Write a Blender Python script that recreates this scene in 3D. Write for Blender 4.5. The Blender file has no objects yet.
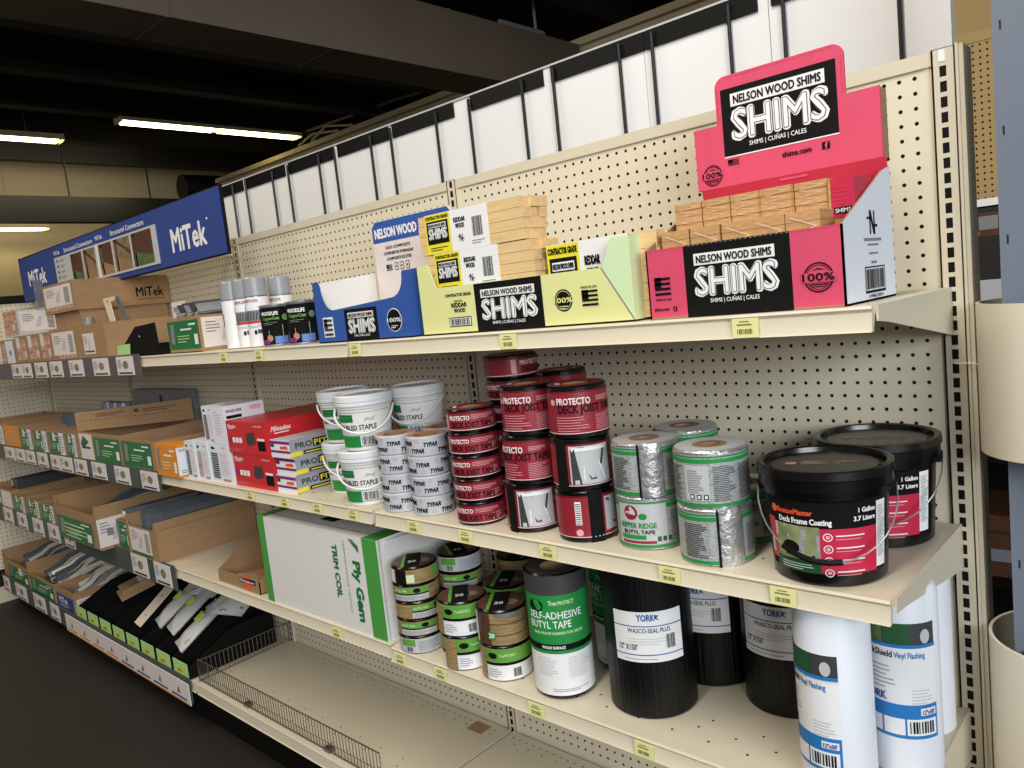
import bpy, math, random
from math import sin, cos, pi, radians, atan2, sqrt
from mathutils import Matrix, Vector
random.seed(7)
SC = bpy.context.scene
COL = SC.collection
# ------------------------------------------------------------------ camera
CAM = Vector((.3512, -1.525, 1.4584))
yw, pt, rl = .7521, -.1099, -.1078
fw = Vector((-sin(yw)*cos(pt), cos(yw)*cos(pt), sin(pt)))
rt = Vector((cos(yw), sin(yw), 0)); up = rt.cross(fw)
RT = cos(rl)*rt + sin(rl)*up; UP = -sin(rl)*rt + cos(rl)*up
cd = bpy.data.cameras.new('camera'); cam = bpy.data.objects.new('camera', cd); COL.objects.link(cam)
m = Matrix((RT, UP, -fw)).transposed().to_4x4(); m.translation = CAM
cam.matrix_world = m
cd.sensor_width = 36; cd.lens = 773.467/1024*36; cd.clip_start = .02; cd.clip_end = 100
SC.camera = cam
# ------------------------------------------------------------------ view, world, lights
SC.view_settings.view_transform = 'Standard'; SC.view_settings.look = 'None'
SC.view_settings.gamma = 1; SC.view_settings.use_curve_mapping = False
SC.view_settings.exposure = 0.0
W = bpy.data.worlds.new('world'); SC.world = W; W.use_nodes = True
W.node_tree.nodes['Background'].inputs[0].default_value = (1.0, .95, .89, 1)
W.node_tree.nodes['Background'].inputs[1].default_value = .20

def area(name, loc, target, sx, sy, power, color):
    l = bpy.data.lights.new(name, 'AREA'); l.shape = 'RECTANGLE'; l.size = sx; l.size_y = sy
    l.energy = power; l.color = color
    o = bpy.data.objects.new(name, l); COL.objects.link(o); o.location = loc
    o.rotation_euler = (Vector(target)-Vector(loc)).to_track_quat('-Z', 'Y').to_euler()
    return o
area('storefront_daylight', (4.2, -3.7, 2.5), (-.6, -.2, .8), 3.4, 1.8, 270, (.90, .95, 1.0))
area('aisle_fluorescent', (-.2, -2.0, 3.9), (-.2, -1.0, 0), .5, 2.4, 92, (1.0, .94, .85))
area('aisle_fluorescent', (-3.4, -1.8, 3.9), (-3.4, -.8, 0), .5, 2.4, 50, (1.0, .87, .68))
area('back_aisle_fluorescent', (-2.2, 2.2, 3.9), (-2.2, 2.2, 0), .5, 2.4, 25, (1.0, .90, .70))
area('far_hall_fluorescent', (-10.5, 2.2, 3.8), (-12.5, 2.0, 2.5), 2.4, .5, 30, (1.0, .86, .60))

# ------------------------------------------------------------------ materials
def lin(c):
    return tuple((v/12.92 if v <= .04045 else ((v+.055)/1.055)**2.4) for v in (x/255 for x in c)) + (1,)
MATS = {}
def mat(name, rgb, rough=.55, metal=0, noise=0, scale=30, bump=0, stretch=None, emit=0, alpha=1, trans=0, spec=.5, rgb2=None):
    m = bpy.data.materials.new(name); m.use_nodes = True; nt = m.node_tree; b = nt.nodes['Principled BSDF']
    c = lin(rgb)
    b.inputs['Base Color'].default_value = c; b.inputs['Roughness'].default_value = rough
    b.inputs['Metallic'].default_value = metal; b.inputs['Specular IOR Level'].default_value = spec
    b.inputs['Alpha'].default_value = alpha
    if trans: b.inputs['Transmission Weight'].default_value = trans
    if emit:
        b.inputs['Emission Color'].default_value = c; b.inputs['Emission Strength'].default_value = emit
    if noise or bump:
        tc = nt.nodes.new('ShaderNodeTexCoord'); mp = nt.nodes.new('ShaderNodeMapping')
        nz = nt.nodes.new('ShaderNodeTexNoise'); nz.inputs['Scale'].default_value = scale; nz.inputs['Detail'].default_value = 4
        if stretch: mp.inputs['Scale'].default_value = stretch
        nt.links.new(tc.outputs['Object'], mp.inputs['Vector']); nt.links.new(mp.outputs['Vector'], nz.inputs['Vector'])
        if noise:
            r = nt.nodes.new('ShaderNodeValToRGB')
            d = lin(rgb2) if rgb2 else tuple(x*(1-noise) for x in c[:3])+(1,)
            r.color_ramp.elements[0].position = .32; r.color_ramp.elements[1].position = .68
            r.color_ramp.elements[0].color = d; r.color_ramp.elements[1].color = c
            nt.links.new(nz.outputs['Fac'], r.inputs['Fac']); nt.links.new(r.outputs['Color'], b.inputs['Base Color'])
        if bump:
            bp = nt.nodes.new('ShaderNodeBump'); bp.inputs['Strength'].default_value = bump; bp.inputs['Distance'].default_value = .004
            nt.links.new(nz.outputs['Fac'], bp.inputs['Height']); nt.links.new(bp.outputs['Normal'], b.inputs['Normal'])
    MATS[name] = m
    return m
mat('cream', (213,203,180), .42, noise=.04, scale=3)
mat('creamdk', (150,142,120), .5)
mat('peg', (222,212,188), .5, noise=.03, scale=4)
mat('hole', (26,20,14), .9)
mat('white', (232,230,226), .4); mat('panel', (240,239,238), .5, noise=.03, scale=2)
mat('black', (8,8,8), .5, spec=.25); mat('blackmat', (9,9,9), .8, spec=.2); mat('blackgloss', (6,6,7), .25)
mat('blackrib', (6,6,7), .4, spec=.35, bump=.6, scale=220, stretch=(1,1,.02))
mat('tag', (232,230,160), .6); mat('tagink', (110,105,45), .7); mat('gtag', (176,222,140), .6)
mat('floor', (36,31,27), .6, noise=.25, scale=1.5, bump=.05)
mat('ceil', (14,11,9), .9); mat('joist', (20,17,14), .8); mat('beam', (36,31,26), .8)
mat('duct', (86,77,66), .65, noise=.12, scale=2); mat('wall', (192,180,150), .8, noise=.05, scale=1)
mat('ochre', (178,150,100), .8, noise=.05, scale=1)
mat('lamp', (255,236,176), .5, emit=10); mat('fixture', (190,180,150), .5)
mat('cardboard', (164,130,93), .85, noise=.12, scale=14, stretch=(1,1,6), bump=.05)
mat('cardin', (150,118,82), .9, noise=.15, scale=10)
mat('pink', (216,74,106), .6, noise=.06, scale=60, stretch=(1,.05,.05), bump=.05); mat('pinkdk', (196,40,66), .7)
mat('yellow', (224,225,154), .6); mat('ltgreen', (208,230,184), .6); mat('yel', (236,220,50), .55)
mat('blue', (44,84,160), .6); mat('mblue', (44,68,138), .5); mat('ink', (10,10,10), .7, spec=.2)
mat('wht', (236,236,236), .55); mat('whtbox', (224,228,236), .6); mat('gray', (128,130,134), .5); mat('ltgray', (190,192,194), .5)
mat('wood', (232,198,142), .7, noise=.18, scale=18, stretch=(.6,6,9))
mat('woodend', (208,162,108), .55, noise=.3, scale=60, stretch=(1,.2,3))
mat('cedar', (176,120,66), .6, noise=.3, scale=30, stretch=(6,1,1))
mat('red', (206,40,48), .4); mat('dkred', (150,36,50), .4, noise=.12, scale=20); mat('crim', (198,42,74), .35)
mat('green', (34,140,64), .45); mat('mgreen', (24,108,56), .5); mat('lime', (100,158,62), .4); mat('dkgreen', (30,84,46), .5)
mat('brown', (96,62,46), .35, noise=.35, scale=40, stretch=(1,1,6)); mat('photo', (150,128,96), .4, noise=.5, scale=25)
mat('grain', (170,142,98), .35, noise=.45, scale=30, stretch=(1,1,9)); mat('lawn', (158,168,118), .5, noise=.4, scale=30); mat('gphoto', (92,120,70), .5, noise=.5, scale=30)
mat('rust', (160,92,62), .6, noise=.4, scale=50, rgb2=(220,190,170))
mat('foil', (196,196,196), .38, metal=.8, bump=.9, scale=70); mat('foilprint', (196,200,200), .4, metal=.25, noise=.45, scale=180, stretch=(1,1,2))
mat('steel', (176,180,184), .35, metal=.45, noise=.3, scale=40); mat('galv', (120,126,132), .45, metal=.3, noise=.3, scale=25)
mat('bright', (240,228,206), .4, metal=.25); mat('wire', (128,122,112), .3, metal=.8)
mat('typar', (190,192,198), .35, noise=.05, scale=20); mat('salmon', (200,140,120), .6, noise=.3, scale=30); mat('rosy', (226,170,176), .5)
mat('lid', (226,228,230), .35); mat('orange', (222,140,40), .55); mat('orng', (240,90,50), .5); mat('purple', (128,36,120), .5)
mat('cap', (150,154,158), .35); mat('copper', (120,164,120), .4, noise=.4, scale=50); mat('skyblue', (92,120,190), .5)
mat('striptop', (92,82,86), .6); mat('strip', (72,80,76), .6); mat('card', (226,216,212), .6); mat('smudge', (150,140,110), .7, noise=.5, scale=90)
mat('rod', (40,42,46), .35, metal=.3); mat('pole', (110,119,133), .5, noise=.05, scale=6); mat('pvc', (232,222,198), .35); mat('pvcin', (200,190,165), .6)
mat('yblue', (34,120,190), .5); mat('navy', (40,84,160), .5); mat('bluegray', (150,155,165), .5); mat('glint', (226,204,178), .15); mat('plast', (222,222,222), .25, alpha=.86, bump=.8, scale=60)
mat('vinyl', (226,230,238), .4); mat('silver', (150,154,158), .35, metal=.6); mat('dkgray', (60,60,62), .5)

# ------------------------------------------------------------------ mesh builder
E = .0005
class MB:
    def __init__(s): s.v = []; s.f = []; s.mi = []; s.ms = []
    def m(s, n):
        if n not in s.ms: s.ms.append(n)
        return s.ms.index(n)
    def add(s, vs, fs, mt):
        o = len(s.v); s.v += [tuple(v) for v in vs]; k = s.m(mt)
        for f in fs: s.f.append([i+o for i in f]); s.mi.append(k)
    def box(s, x0, x1, y0, y1, z0, z1, mt):
        s.add([(x, y, z) for z in (z0, z1) for y in (y0, y1) for x in (x0, x1)],
              [(0,2,3,1),(4,5,7,6),(0,1,5,4),(2,6,7,3),(0,4,6,2),(1,3,7,5)], mt)
    def obox(s, c, u, v, w, mt):
        c, u, v, w = map(Vector, (c, u, v, w))
        s.add([c+a*u+b*v+d*w for d in (-.5,.5) for b in (-.5,.5) for a in (-.5,.5)],
              [(0,2,3,1),(4,5,7,6),(0,1,5,4),(2,6,7,3),(0,4,6,2),(1,3,7,5)], mt)
    def lathe(s, prof, mts, n=48, c=(0,0,0)):
        N = len(prof); vs = []
        for i in range(n):
            a = 2*pi*i/n
            vs += [(c[0]+r*sin(a), c[1]-r*cos(a), c[2]+z) for r, z in prof]
        for j in range(N-1):
            mt = mts if isinstance(mts, str) else mts[j]
            idx = []
            s_ = []
            for i in range(n):
                a = i*N+j; b = ((i+1) % n)*N+j
                s_.append((a, b, b+1, a+1))
            o = None
            if j == 0: s._o = len(s.v); s.v += vs
            k = s.m(mt)
            for f in s_: s.f.append([q+s._o for q in f]); s.mi.append(k)
    def disc(s, r, z, mt, n=48, up=True, c=(0,0)):
        vs = [(c[0]+r*sin(2*pi*i/n), c[1]-r*cos(2*pi*i/n), z) for i in range(n)]
        s.add(vs, [list(range(n)) if up else list(range(n))[::-1]], mt)
    def tube(s, pts, r, mt, n=8, closed=False):
        pts = [Vector(p) for p in pts]; L = len(pts); vs = []; ref = None
        for i, p in enumerate(pts):
            a = pts[(i-1) % L] if (closed or i) else p; b = pts[(i+1) % L] if (closed or i < L-1) else p
            t = (b-a).normalized()
            if ref is None: ref = Vector((0,0,1)) if abs(t.z) < .9 else Vector((1,0,0))
            u = t.cross(ref)
            if u.length < 1e-4: u = t.cross(Vector((1,.3,0)))
            u.normalize(); w = t.cross(u)
            vs += [p+r*(cos(2*pi*k/n)*u+sin(2*pi*k/n)*w) for k in range(n)]
        fs = []
        for i in range(L if closed else L-1):
            j = (i+1) % L
            for k in range(n): fs.append((i*n+k, i*n+(k+1) % n, j*n+(k+1) % n, j*n+k))
        if not closed: fs += [list(range(n))[::-1], [(L-1)*n+k for k in range(n)]]
        s.add(vs, fs, mt)
    def prism(s, poly, y0, y1, mt, mt2=None):          # poly in x,z extruded along y
        n = len(poly)
        s.add([(x, y0, z) for x, z in poly]+[(x, y1, z) for x, z in poly],
              [list(range(n))]+[[(i+1) % n, i, n+i, n+(i+1) % n] for i in range(n)], mt)
        s.add([(x, y1, z) for x, z in poly], [list(range(n))[::-1]], mt2 or mt)
    def sheet(s, pts, mt, mt2=None, th=.002):              # a planar card of real thickness
        p = [Vector(q) for q in pts]; n = (p[1]-p[0]).cross(p[2]-p[1]).normalized()*th; k = len(p)
        s.add(p+[q-n for q in p], [list(range(k))]+[[(i+1) % k, i, k+i, k+(i+1) % k] for i in range(k)], mt)
        s.add([q-n for q in p], [list(range(k))[::-1]], mt2 or mt)
    def build(s, name, parent=None, loc=None, rz=0, sharp=30):
        me = bpy.data.meshes.new(name); me.from_pydata(s.v, [], s.f)
        for n in s.ms: me.materials.append(MATS[n])
        me.polygons.foreach_set('material_index', s.mi)
        me.polygons.foreach_set('use_smooth', [True]*len(s.f))
        me.update(); me.set_sharp_from_angle(angle=radians(sharp))
        o = bpy.data.objects.new(name, me); COL.objects.link(o)
        if parent: o.parent = parent
        if loc: o.location = loc
        if rz: o.rotation_euler.z = rz
        return o
def tag(o, label, cat, group=None):
    o['label'] = label; o['category'] = cat
    if group: o['group'] = group
    return o
def thing(name, label, cat, loc=(0,0,0), rz=0, group=None):
    o = bpy.data.objects.new(name, None); COL.objects.link(o); o.location = loc; o.rotation_euler.z = rz
    o.empty_display_size = .05
    return tag(o, label, cat, group)
def struct(name, mb):
    o = mb.build(name); o['kind'] = 'structure'; return o
def dup(root, loc, rz, label):
    r = root.copy(); COL.objects.link(r); r.location = loc; r.rotation_euler = (0,0,rz); r['label'] = label
    for ch in list(root.children):
        c = ch.copy(); COL.objects.link(c); c.parent = r
        for g in ch.children:
            d = g.copy(); COL.objects.link(d); d.parent = c
    return r
# ------------------------------------------------------------------ printed decals
TC = {}
def glyphs(txt, bold=.02):
    k = (txt, bold)
    if k not in TC:
        cu = bpy.data.curves.new('t', 'FONT'); cu.body = txt; cu.size = 1; cu.offset = bold; cu.resolution_u = 2; cu.fill_mode = 'FRONT'
        ob = bpy.data.objects.new('t', cu); me = bpy.data.meshes.new_from_object(ob)
        vs = [(v.co.x, v.co.y) for v in me.vertices]; fs = [list(p.vertices) for p in me.polygons]
        bpy.data.objects.remove(ob); bpy.data.meshes.remove(me); bpy.data.curves.remove(cu)
        if not vs: vs = [(0,0),(1,0),(1,1)]; fs = [[0,1,2]]
        x0 = min(v[0] for v in vs); x1 = max(v[0] for v in vs)
        y0 = min(0, 0); y1 = .70
        TC[k] = ([((x-x0)/(x1-x0), y/y1) for x, y in vs], fs, (x1-x0)/y1)
    return TC[k]
class D:
    """prints flat marks onto a mesh through a surface map f(u, v, lift)"""
    def __init__(s, mb, f, du=None): s.mb = mb; s.f = f; s.du = du
    def rect(s, u0, v0, u1, v1, mt, l=1):
        n = max(1, math.ceil(abs(u1-u0)/s.du)) if s.du else 1
        vs = []
        for i in range(n+1):
            u = u0+(u1-u0)*i/n; vs += [s.f(u, v0, l*E), s.f(u, v1, l*E)]
        s.mb.add(vs, [(2*i, 2*i+2, 2*i+3, 2*i+1) for i in range(n)], mt)
    def poly(s, pts, mt, l=1): s.mb.add([s.f(u, v, l*E) for u, v in pts], [list(range(len(pts)))], mt)
    def circle(s, u, v, r, mt, l=1, n=20, rv=None): s.poly([(u+r*cos(2*pi*i/n), v+(rv or r)*sin(2*pi*i/n)) for i in range(n)], mt, l)
    def ring(s, u, v, r, r2, mt, l=1, n=24):
        vs = []
        for i in range(n): a = 2*pi*i/n; vs += [s.f(u+r*cos(a), v+r*sin(a), l*E), s.f(u+r2*cos(a), v+r2*sin(a), l*E)]
        s.mb.add(vs, [(2*i, (2*i+2) % (2*n), (2*i+3) % (2*n), 2*i+1) for i in range(n)], mt)
    def text(s, t, u, v, w, h, mt, l=2, bold=.02, rot=0, skew=0, clip=None):
        """w None keeps the natural width; rot in quarter turns clockwise"""
        g, fs, asp = glyphs(t, 0)
        if w is None: w = asp*h
        if bold > .005:                                  # heavier strokes: the word drawn again at tiny shifts
            q = bold*h*1.3
            for k, (a, b) in enumerate(((q,0),(-q,0),(0,q),(0,-q)) if bold < .03 else ((q,0),(-q,0),(0,q),(0,-q),(q*.7,q*.7),(-q*.7,q*.7),(q*.7,-q*.7),(-q*.7,-q*.7))):
                s.text(t, u+a, v+b, w, h, mt, l+k*.11, 0, rot, skew, clip)
            return w
        P = []
        for x, y in g:
            a, b = x*w + y*h*skew, y*h
            if rot == 1: a, b = b, -a
            P.append((u+a, v+b))
        if clip: fs = [f for f in fs if all(clip[0] <= P[i][0] <= clip[1] for i in f)]
        s.mb.add([s.f(a, b, l*E) for a, b in P], fs, mt)
        return w
    def bars(s, u0, v0, u1, v1, mt='ink', l=2, n=14, seed=3):
        r = random.Random(seed); u = u0; st = (u1-u0)/n
        while u < u1: w = st*r.choice((.35,.5,.7)); s.rect(u, v0, min(u+w, u1), v1, mt, l); u += st
    def lines(s, u0, v0, u1, v1, n, mt='gray', l=2, fill=.38, seed=1):
        r = random.Random(seed); st = (v1-v0)/n
        for i in range(n): s.rect(u0, v0+i*st, u0+(u1-u0)*r.uniform(.6, 1), v0+(i+fill)*st, mt, l)
    def flag(s, u, v, w, h, mt='ink', bg=None, l=2):
        if bg: s.rect(u, v, u+w, v+h, bg, l)
        for i in range(4): s.rect(u, v+h*(i*2)/7.2, u+w, v+h*(i*2+1)/7.2, mt, l+1)
        s.rect(u, v+h*.42, u+w*.42, v+h, mt, l+1)
def front(x0, y, z0): return lambda u, v, l: (x0+u, y-l, z0+v)
def right(x, y0, z0): return lambda u, v, l: (x+l, y0+u, z0+v)
def left_in(x, y0, z0): return lambda u, v, l: (x+l, y0+u, z0+v)
def topf(x0, y0, z): return lambda u, v, l: (x0+u, y0+v, z+l)
def cyl(r, z0=0, taper=0): return lambda u, v, l: ((r+taper*v+l)*sin(u/r), -(r+taper*v+l)*cos(u/r), z0+v)

def face_cam(x, y, off=0): return atan2(CAM.x-x, -(CAM.y-y)) + radians(off)
# ================================================================== the room
B = 1.2192; P1 = .0254
ZT, ZM, ZL, ZB = 1.3955, .969, .615, .184
YF = -.40
mb = MB(); mb.box(-14, 6, -6, 9, -.05, 0, 'floor'); struct('floor', mb)
mb = MB(); mb.box(-14, 6, -4.5, 9, 4.3, 4.4, 'ceil'); struct('ceiling', mb)
mb = MB(); mb.box(-13.15, -13.0, -6, 9, 0, 4.3, 'wall'); struct('wall_left', mb)
mb = MB(); mb.box(-13, 6, 6.8, 6.95, 0, 4.3, 'wall'); struct('wall_back', mb)
for i, (px, mt) in enumerate(((-2.6,'joist'),(-4.0,'joist'),(-5.4,'joist'),(-6.75,'joist'),(-7.95,'joist'),(-9.15,'joist'),(-10.4,'beam'),(-11.8,'joist'))):  # one joist has the paler tone, its lamplight put into the colour
    mb = MB(); mb.box(px-.035, px+.035, -4.5, 6.8, 4.06, 4.3, mt); mb.box(px-.09, px+.09, -4.5, 6.8, 4.045, 4.06, 'beam')  # paler flange colour stands for the lit lower edges
    struct('ceiling_joist', mb)
mb = MB(); mb.box(-11.4, -11.2, -3, 6.8, 3.13, 3.47, 'black')
struct('steel_beam', mb)
for y, l in ((1.32, 'leftmost'), (1.55, 'second from left'), (2.5, 'third from left'), (3.6, 'rightmost')):
    mb = MB(); mb.tube([(-11.3, y, 3.465), (-11.3, y, 4.3)], .012, 'black', 6); tag(mb.build('hanger_rod'), 'thin black rod from the ceiling to the dark beam, '+l, 'rod', 'rods above the dark beam')
mb = MB(); mb.box(-10.9, 1.5, 4.5, 4.75, 3.12, 3.72, 'wall'); mb.box(-10.9, 1.5, 4.44, 4.5, 3.66, 3.72, 'wall'); mb.box(-10.9, 1.5, 4.47, 4.5, 3.5, 3.52, 'black')
struct('roof_beam', mb)
mb = MB(); mb.box(-13, -12.6, 2.6, 5.2, 2.5, 2.95, 'beam'); struct('dark_wall_box', mb)  # plain dark box along the far wall
mb = MB(); mb.box(-4.36, -3.94, -1.5, 4.43, 3.2, 3.66, 'duct')
for y in (.6, 1.7, 2.8, 3.9): mb.box(-4.364, -3.936, y, y+.02, 3.196, 3.664, 'duct')
tag(mb.build('air_duct'), 'long rectangular grey brown sheet metal air duct under the black ceiling', 'duct')
mb = MB(); mb.tube([(-11.3, 4.1, 3.655), (-11.3, 4.6, 3.665), (-11.3, 5.0, 3.655)], .19, 'black', 14)
tag(mb.build('flexible_duct'), 'short black rounded duct lying along the dark beam near the back corner', 'duct')
mb = MB(); mb.tube([(-5.2, 4.3, 3.2), (-5.2, 4.3, 4.3)], .06, 'beam', 12)
tag(mb.build('drop_pipe'), 'dark vertical pipe under the ceiling, right of the long tube light', 'pipe')
mb = MB(); mb.tube([(-9.2, 4.9, 4.06), (-7.6, 5.4, 4.2), (-6.0, 5.9, 4.25)], .02, 'gray', 8)
tag(mb.build('conduit'), 'thin grey conduit bending away from the end of the long tube light', 'pipe')
mb = MB()
for k in range(2): mb.tube([(-8.6+.3*k, 4.46, 3.74), (-8.2+.3*k, 4.42, 3.80+.03*k), (-7.7+.3*k, 4.45, 3.735)], .016, 'wall', 6)
tag(mb.build('cable_loop'), 'small cream cable loops on the roof beam in the far corner', 'cable')
mb = MB(); mb.tube([(-4.4, 3.9, 3.9), (-4.4, 4.5, 3.9)], .03, 'gray', 8); mb.tube([(-4.4, 3.95, 3.9), (-4.4, 3.95, 3.2)], .015, 'gray', 6); mb.tube([(-4.4, 4.4, 3.9), (-4.4, 4.4, 4.3)], .015, 'gray', 6)
tag(mb.build('duct_hanger'), 'grey pipe hanger beside the end of the air duct', 'hanger')
def tube_light(name, label, x, y0, y1, z, seg):
    t = thing(name, label, 'light fixture', (x, y0, z), 0, 'fluorescent lights under the ceiling'); L = y1-y0
    b = MB(); b.box(-.10, .10, 0, L, .028, .07, 'fixture'); b.box(-.11, -.10, 0, L, .0, .04, 'fixture'); b.box(.10, .11, 0, L, .0, .04, 'fixture')
    b.box(-.11, .11, -.01, .0, -.02, .07, 'fixture'); b.box(-.11, .11, L, L+.01, -.02, .07, 'fixture'); b.build('housing', t)
    for k in range(seg):
        for s in (-.05, .05):
            b = MB(); b.tube([(s, L*k/seg+.04, 0), (s, L*(k+1)/seg-.04, 0)], .022, 'lamp', 10); b.build('tube', t)
    for q in (.25, .8):
        b = MB(); b.tube([(0, L*q, .07), (0, L*q, 4.3-z)], .006, 'gray', 5); b.build('hanging_wire', t)
tube_light('ceiling_light', 'long double fluorescent tube light above the blue sign', -9.2, 2.44, 4.85, 4.0, 2)
tube_light('ceiling_light', 'fluorescent tube light cut by the left edge of the picture', -10.35, .3, 2.18, 4.0, 1)
tube_light('ceiling_light', 'low fluorescent tube light seen beneath the dark beam at far left', -12.4, .2, 2.5, 3.2, 1)

# ================================================================== gondola shelving
def perf(w, h, nx, nz, r, x0, z0, y, mt):            # perforated sheet with real round holes
    b = MB(); vs = []; fs = []; px = w/nx; pz = h/nz
    out = [(-.5,-.5),(0,-.5),(.5,-.5),(.5,0),(.5,.5),(0,.5),(-.5,.5),(-.5,0)]
    for i in range(nx):
        for j in range(nz):
            cx = x0+(i+.5)*px; cz = z0+(j+.5)*pz; o = len(vs)
            vs += [(cx+a*px, y, cz+c*pz) for a, c in out]
            vs += [(cx+r*cos(pi*(-3+k)/4), y, cz+r*sin(pi*(-3+k)/4)) for k in range(8)]
            fs += [(o+k, o+(k+1) % 8, o+8+(k+1) % 8, o+8+k) for k in range(8)]
    b.add(vs, fs, mt); return b
def pegboard():
    w = B-.036; t = MB(); t2 = perf(w-.03, 62*P1, 46, 62, .0037, .015, .198, 0, 'peg')
    t.add(t2.v, t2.f, 'peg')
    t.box(0, .015, 0, .012, .198, 1.7728, 'peg'); t.box(w-.015, w, 0, .012, .198, 1.7728, 'peg')
    z = .198+62*P1
    t.box(0, w, -.003, .012, z, 1.797, 'cream'); t.box(.01, w-.01, -.0035, 0, z-.001, z+.0006, 'creamdk'); t.box(0, w, 0, .012, .1, .198, 'peg')
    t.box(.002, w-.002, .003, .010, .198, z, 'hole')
    return t
pb0 = pegboard().build('pegboard_panel', None, (-B+.018, 0, 0))
names = ['behind the pink box and black pails', 'behind the blue and yellow display boxes', 'below the blue hanging sign, behind the cardboard cartons', 'farthest along, at the left end']
tag(pb0, 'cream perforated back panel '+names[0], 'pegboard', 'pegboard panels of the shelving run')
for k in range(1, 4):
    o = pb0.copy(); COL.objects.link(o); o.location = (-B*(k+1)+.018, 0, 0); o['label'] = 'cream perforated back panel '+names[k]
def upright(k, end=False):
    x = -B*k; b = MB(); w0 = -.0175; w1 = .0195 if end else .0175; sw = .0052; y = -.006
    zt = 1.797; n = 66
    vs = []; fs = []
    def q(x0, x1, z0, z1): o = len(vs); vs.extend([(x0,y,z0),(x1,y,z0),(x1,y,z1),(x0,y,z1)]); fs.append((o,o+1,o+2,o+3))
    zlow = 1.76+P1*1.5-P1*n
    for i in range(n):
        zc = 1.76+P1*(1-i)
        if zc > 1.77 and end:
            q(w0, w1, zc-P1/2, zc+P1/2); continue
        q(w0, -sw, zc-P1/2, zc+P1/2); q(sw, w1, zc-P1/2, zc+P1/2)
        q(-sw, sw, zc-P1/2, zc-.0088); q(-sw, sw, zc+.0088, zc+P1/2)
    q(w0, w1, 1.76+P1*1.5, zt); q(w0, w1, 0, zlow)
    b.add(vs, fs, 'cream')
    b.box(w0, w0+.003, y, .05, 0, zt, 'cream'); b.box(w1-.003, w1, y, .05, 0, zt, 'cream')
    b.box(w0+.003, w1-.003, -.0045, .03, 0, zt, 'black')  # black fill close behind the face paints the shade inside the slots
    if end:
        b.box(.0195, .024, y-.003, .05, 0, zt+.003, 'cream'); b.box(.024, .031, y+.001, .05, 0, zt+.001, 'cream')
        b.box(-.006, .004, y-.0012, y, 1.776, 1.795, 'wht')
    return b.build('shelf_upright', None, (x, 0, 0))
ul = ['end shelf post beside the grey blue pole, its slots all in view', 'shelf post between the pink box bay and the blue box bay', 'shelf post right of the blue hanging sign', 'shelf post hidden behind the cartons below the blue sign', 'last shelf post at the far left corner']
for k in range(5): tag(upright(k, k == 0), 'cream slotted steel '+ul[k], 'shelf post', 'uprights of the shelving run')

def bracket(b, x, dep, hb, t=.003):
    pl = [(0, 0), (-dep+.012, 0), (-dep+.012, -.022), (-dep+.06, -.028), (0, -hb)]
    n = len(pl)
    b.add([(x, y, z) for y, z in pl]+[(x+t, y, z) for y, z in pl],
          [list(range(n)), [n+i for i in range(n)][::-1]]+[[i, n+i, n+(i+1) % n, (i+1) % n] for i in range(n)], 'cream')
def shelf(k, z, label, dep=.405, tags=(), hb=.085, rail_h=.036, strip=None, cards=(), base=False):
    t = thing('shelf', label, 'shelf', (-B*(k+1), 0, z), 0, 'metal shelves of the run')
    w = B; b = MB()
    b.box(.004, w-.004, -dep+.012, -.009, -.012, 0, 'cream'); d = D(b, topf(0, 0, 0))
    for row, (yy, st) in enumerate(((-.035, .0254), (-.058, .0508), (-dep+.052, .0762), (-dep+.085, .0762), (-dep+.118, .1016))):
        n = int((w-.05)/st)
        for i in range(n): d.circle(.03+i*st+(row % 2)*st/2, yy, .0028, 'hole', 1, 6)
    b.build('deck', t)
    b = MB()                                             # price channel: lip, recessed face, bottom curl
    pr = [(-dep+.012, 0), (-dep, 0), (-dep-.003, -.004), (-dep+.001, -.009), (-dep-.001, -.010), (-dep-.004, -rail_h+.004), (-dep-.007, -rail_h), (-dep+.004, -rail_h), (-dep+.012, -.012)]
    n = len(pr); xs = (.006, w-.006)
    b.add([(x, y, zz) for x in xs for y, zz in pr], [(i, (i+1) % n, n+(i+1) % n, n+i) for i in range(n)]+[list(range(n))[::-1], [n+i for i in range(n)]], 'cream')
    b.build('price_rail', t)
    if not base:
        b = MB(); bracket(b, .0015, dep, hb); b.build('bracket', t); b = MB(); bracket(b, w-.0045, dep, hb); b.build('bracket', t)
    for X in tags:
        b = MB(); u = X+B*(k+1); b.box(u-.021, u+.021, -dep-.0085, -dep-.0065, -rail_h+.001, -.0055, 'tag')
        d = D(b, front(u-.021, -dep-.0085, -rail_h)); d.bars(.008, .007, .034, .0145, 'tagink', 1, 10); d.rect(.008, .020, .032, .022, 'tagink'); d.rect(.012, .025, .028, .0265, 'tagink')
        b.build('price_tag', t)
    if strip:
        b = MB(); h, mt = strip; b.box(.0, w-.03 if k == 2 else w, -dep-.014, -dep-.0095, -h+.015, .01, mt); b.box(0, .02, -dep-.0095, -dep-.003, -.03, -.006, 'gray')
        s = b.build('label_strip', t)
        for a, c in cards:
            if not (-B*(k+1) <= a and c <= -B*k): continue
            b = MB(); a += B*(k+1); c += B*(k+1); b.box(a, c, -dep-.0165, -dep-.0145, -h+.021, .004, 'card')
            d = D(b, front(a, -dep-.0165, -h+.021)); W_ = c-a; H_ = h-.017
            d.rect(W_*.1, H_*.06, W_*.9, H_*.16, 'dkgray'); d.circle(W_*.55, H_*.55, W_*.16, 'smudge', rv=H_*.22)
            d.lines(W_*.08, H_*.4, W_*.35, H_*.9, 5, 'gray')
            b.build('label_card', s)
    return t
TC1 = [(-3.983,-3.829),(-3.82,-3.683),(-3.628,-3.462),(-3.421,-3.264),(-3.178,-3.019),(-2.908,-2.751),(-2.67,-2.518)]
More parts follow.
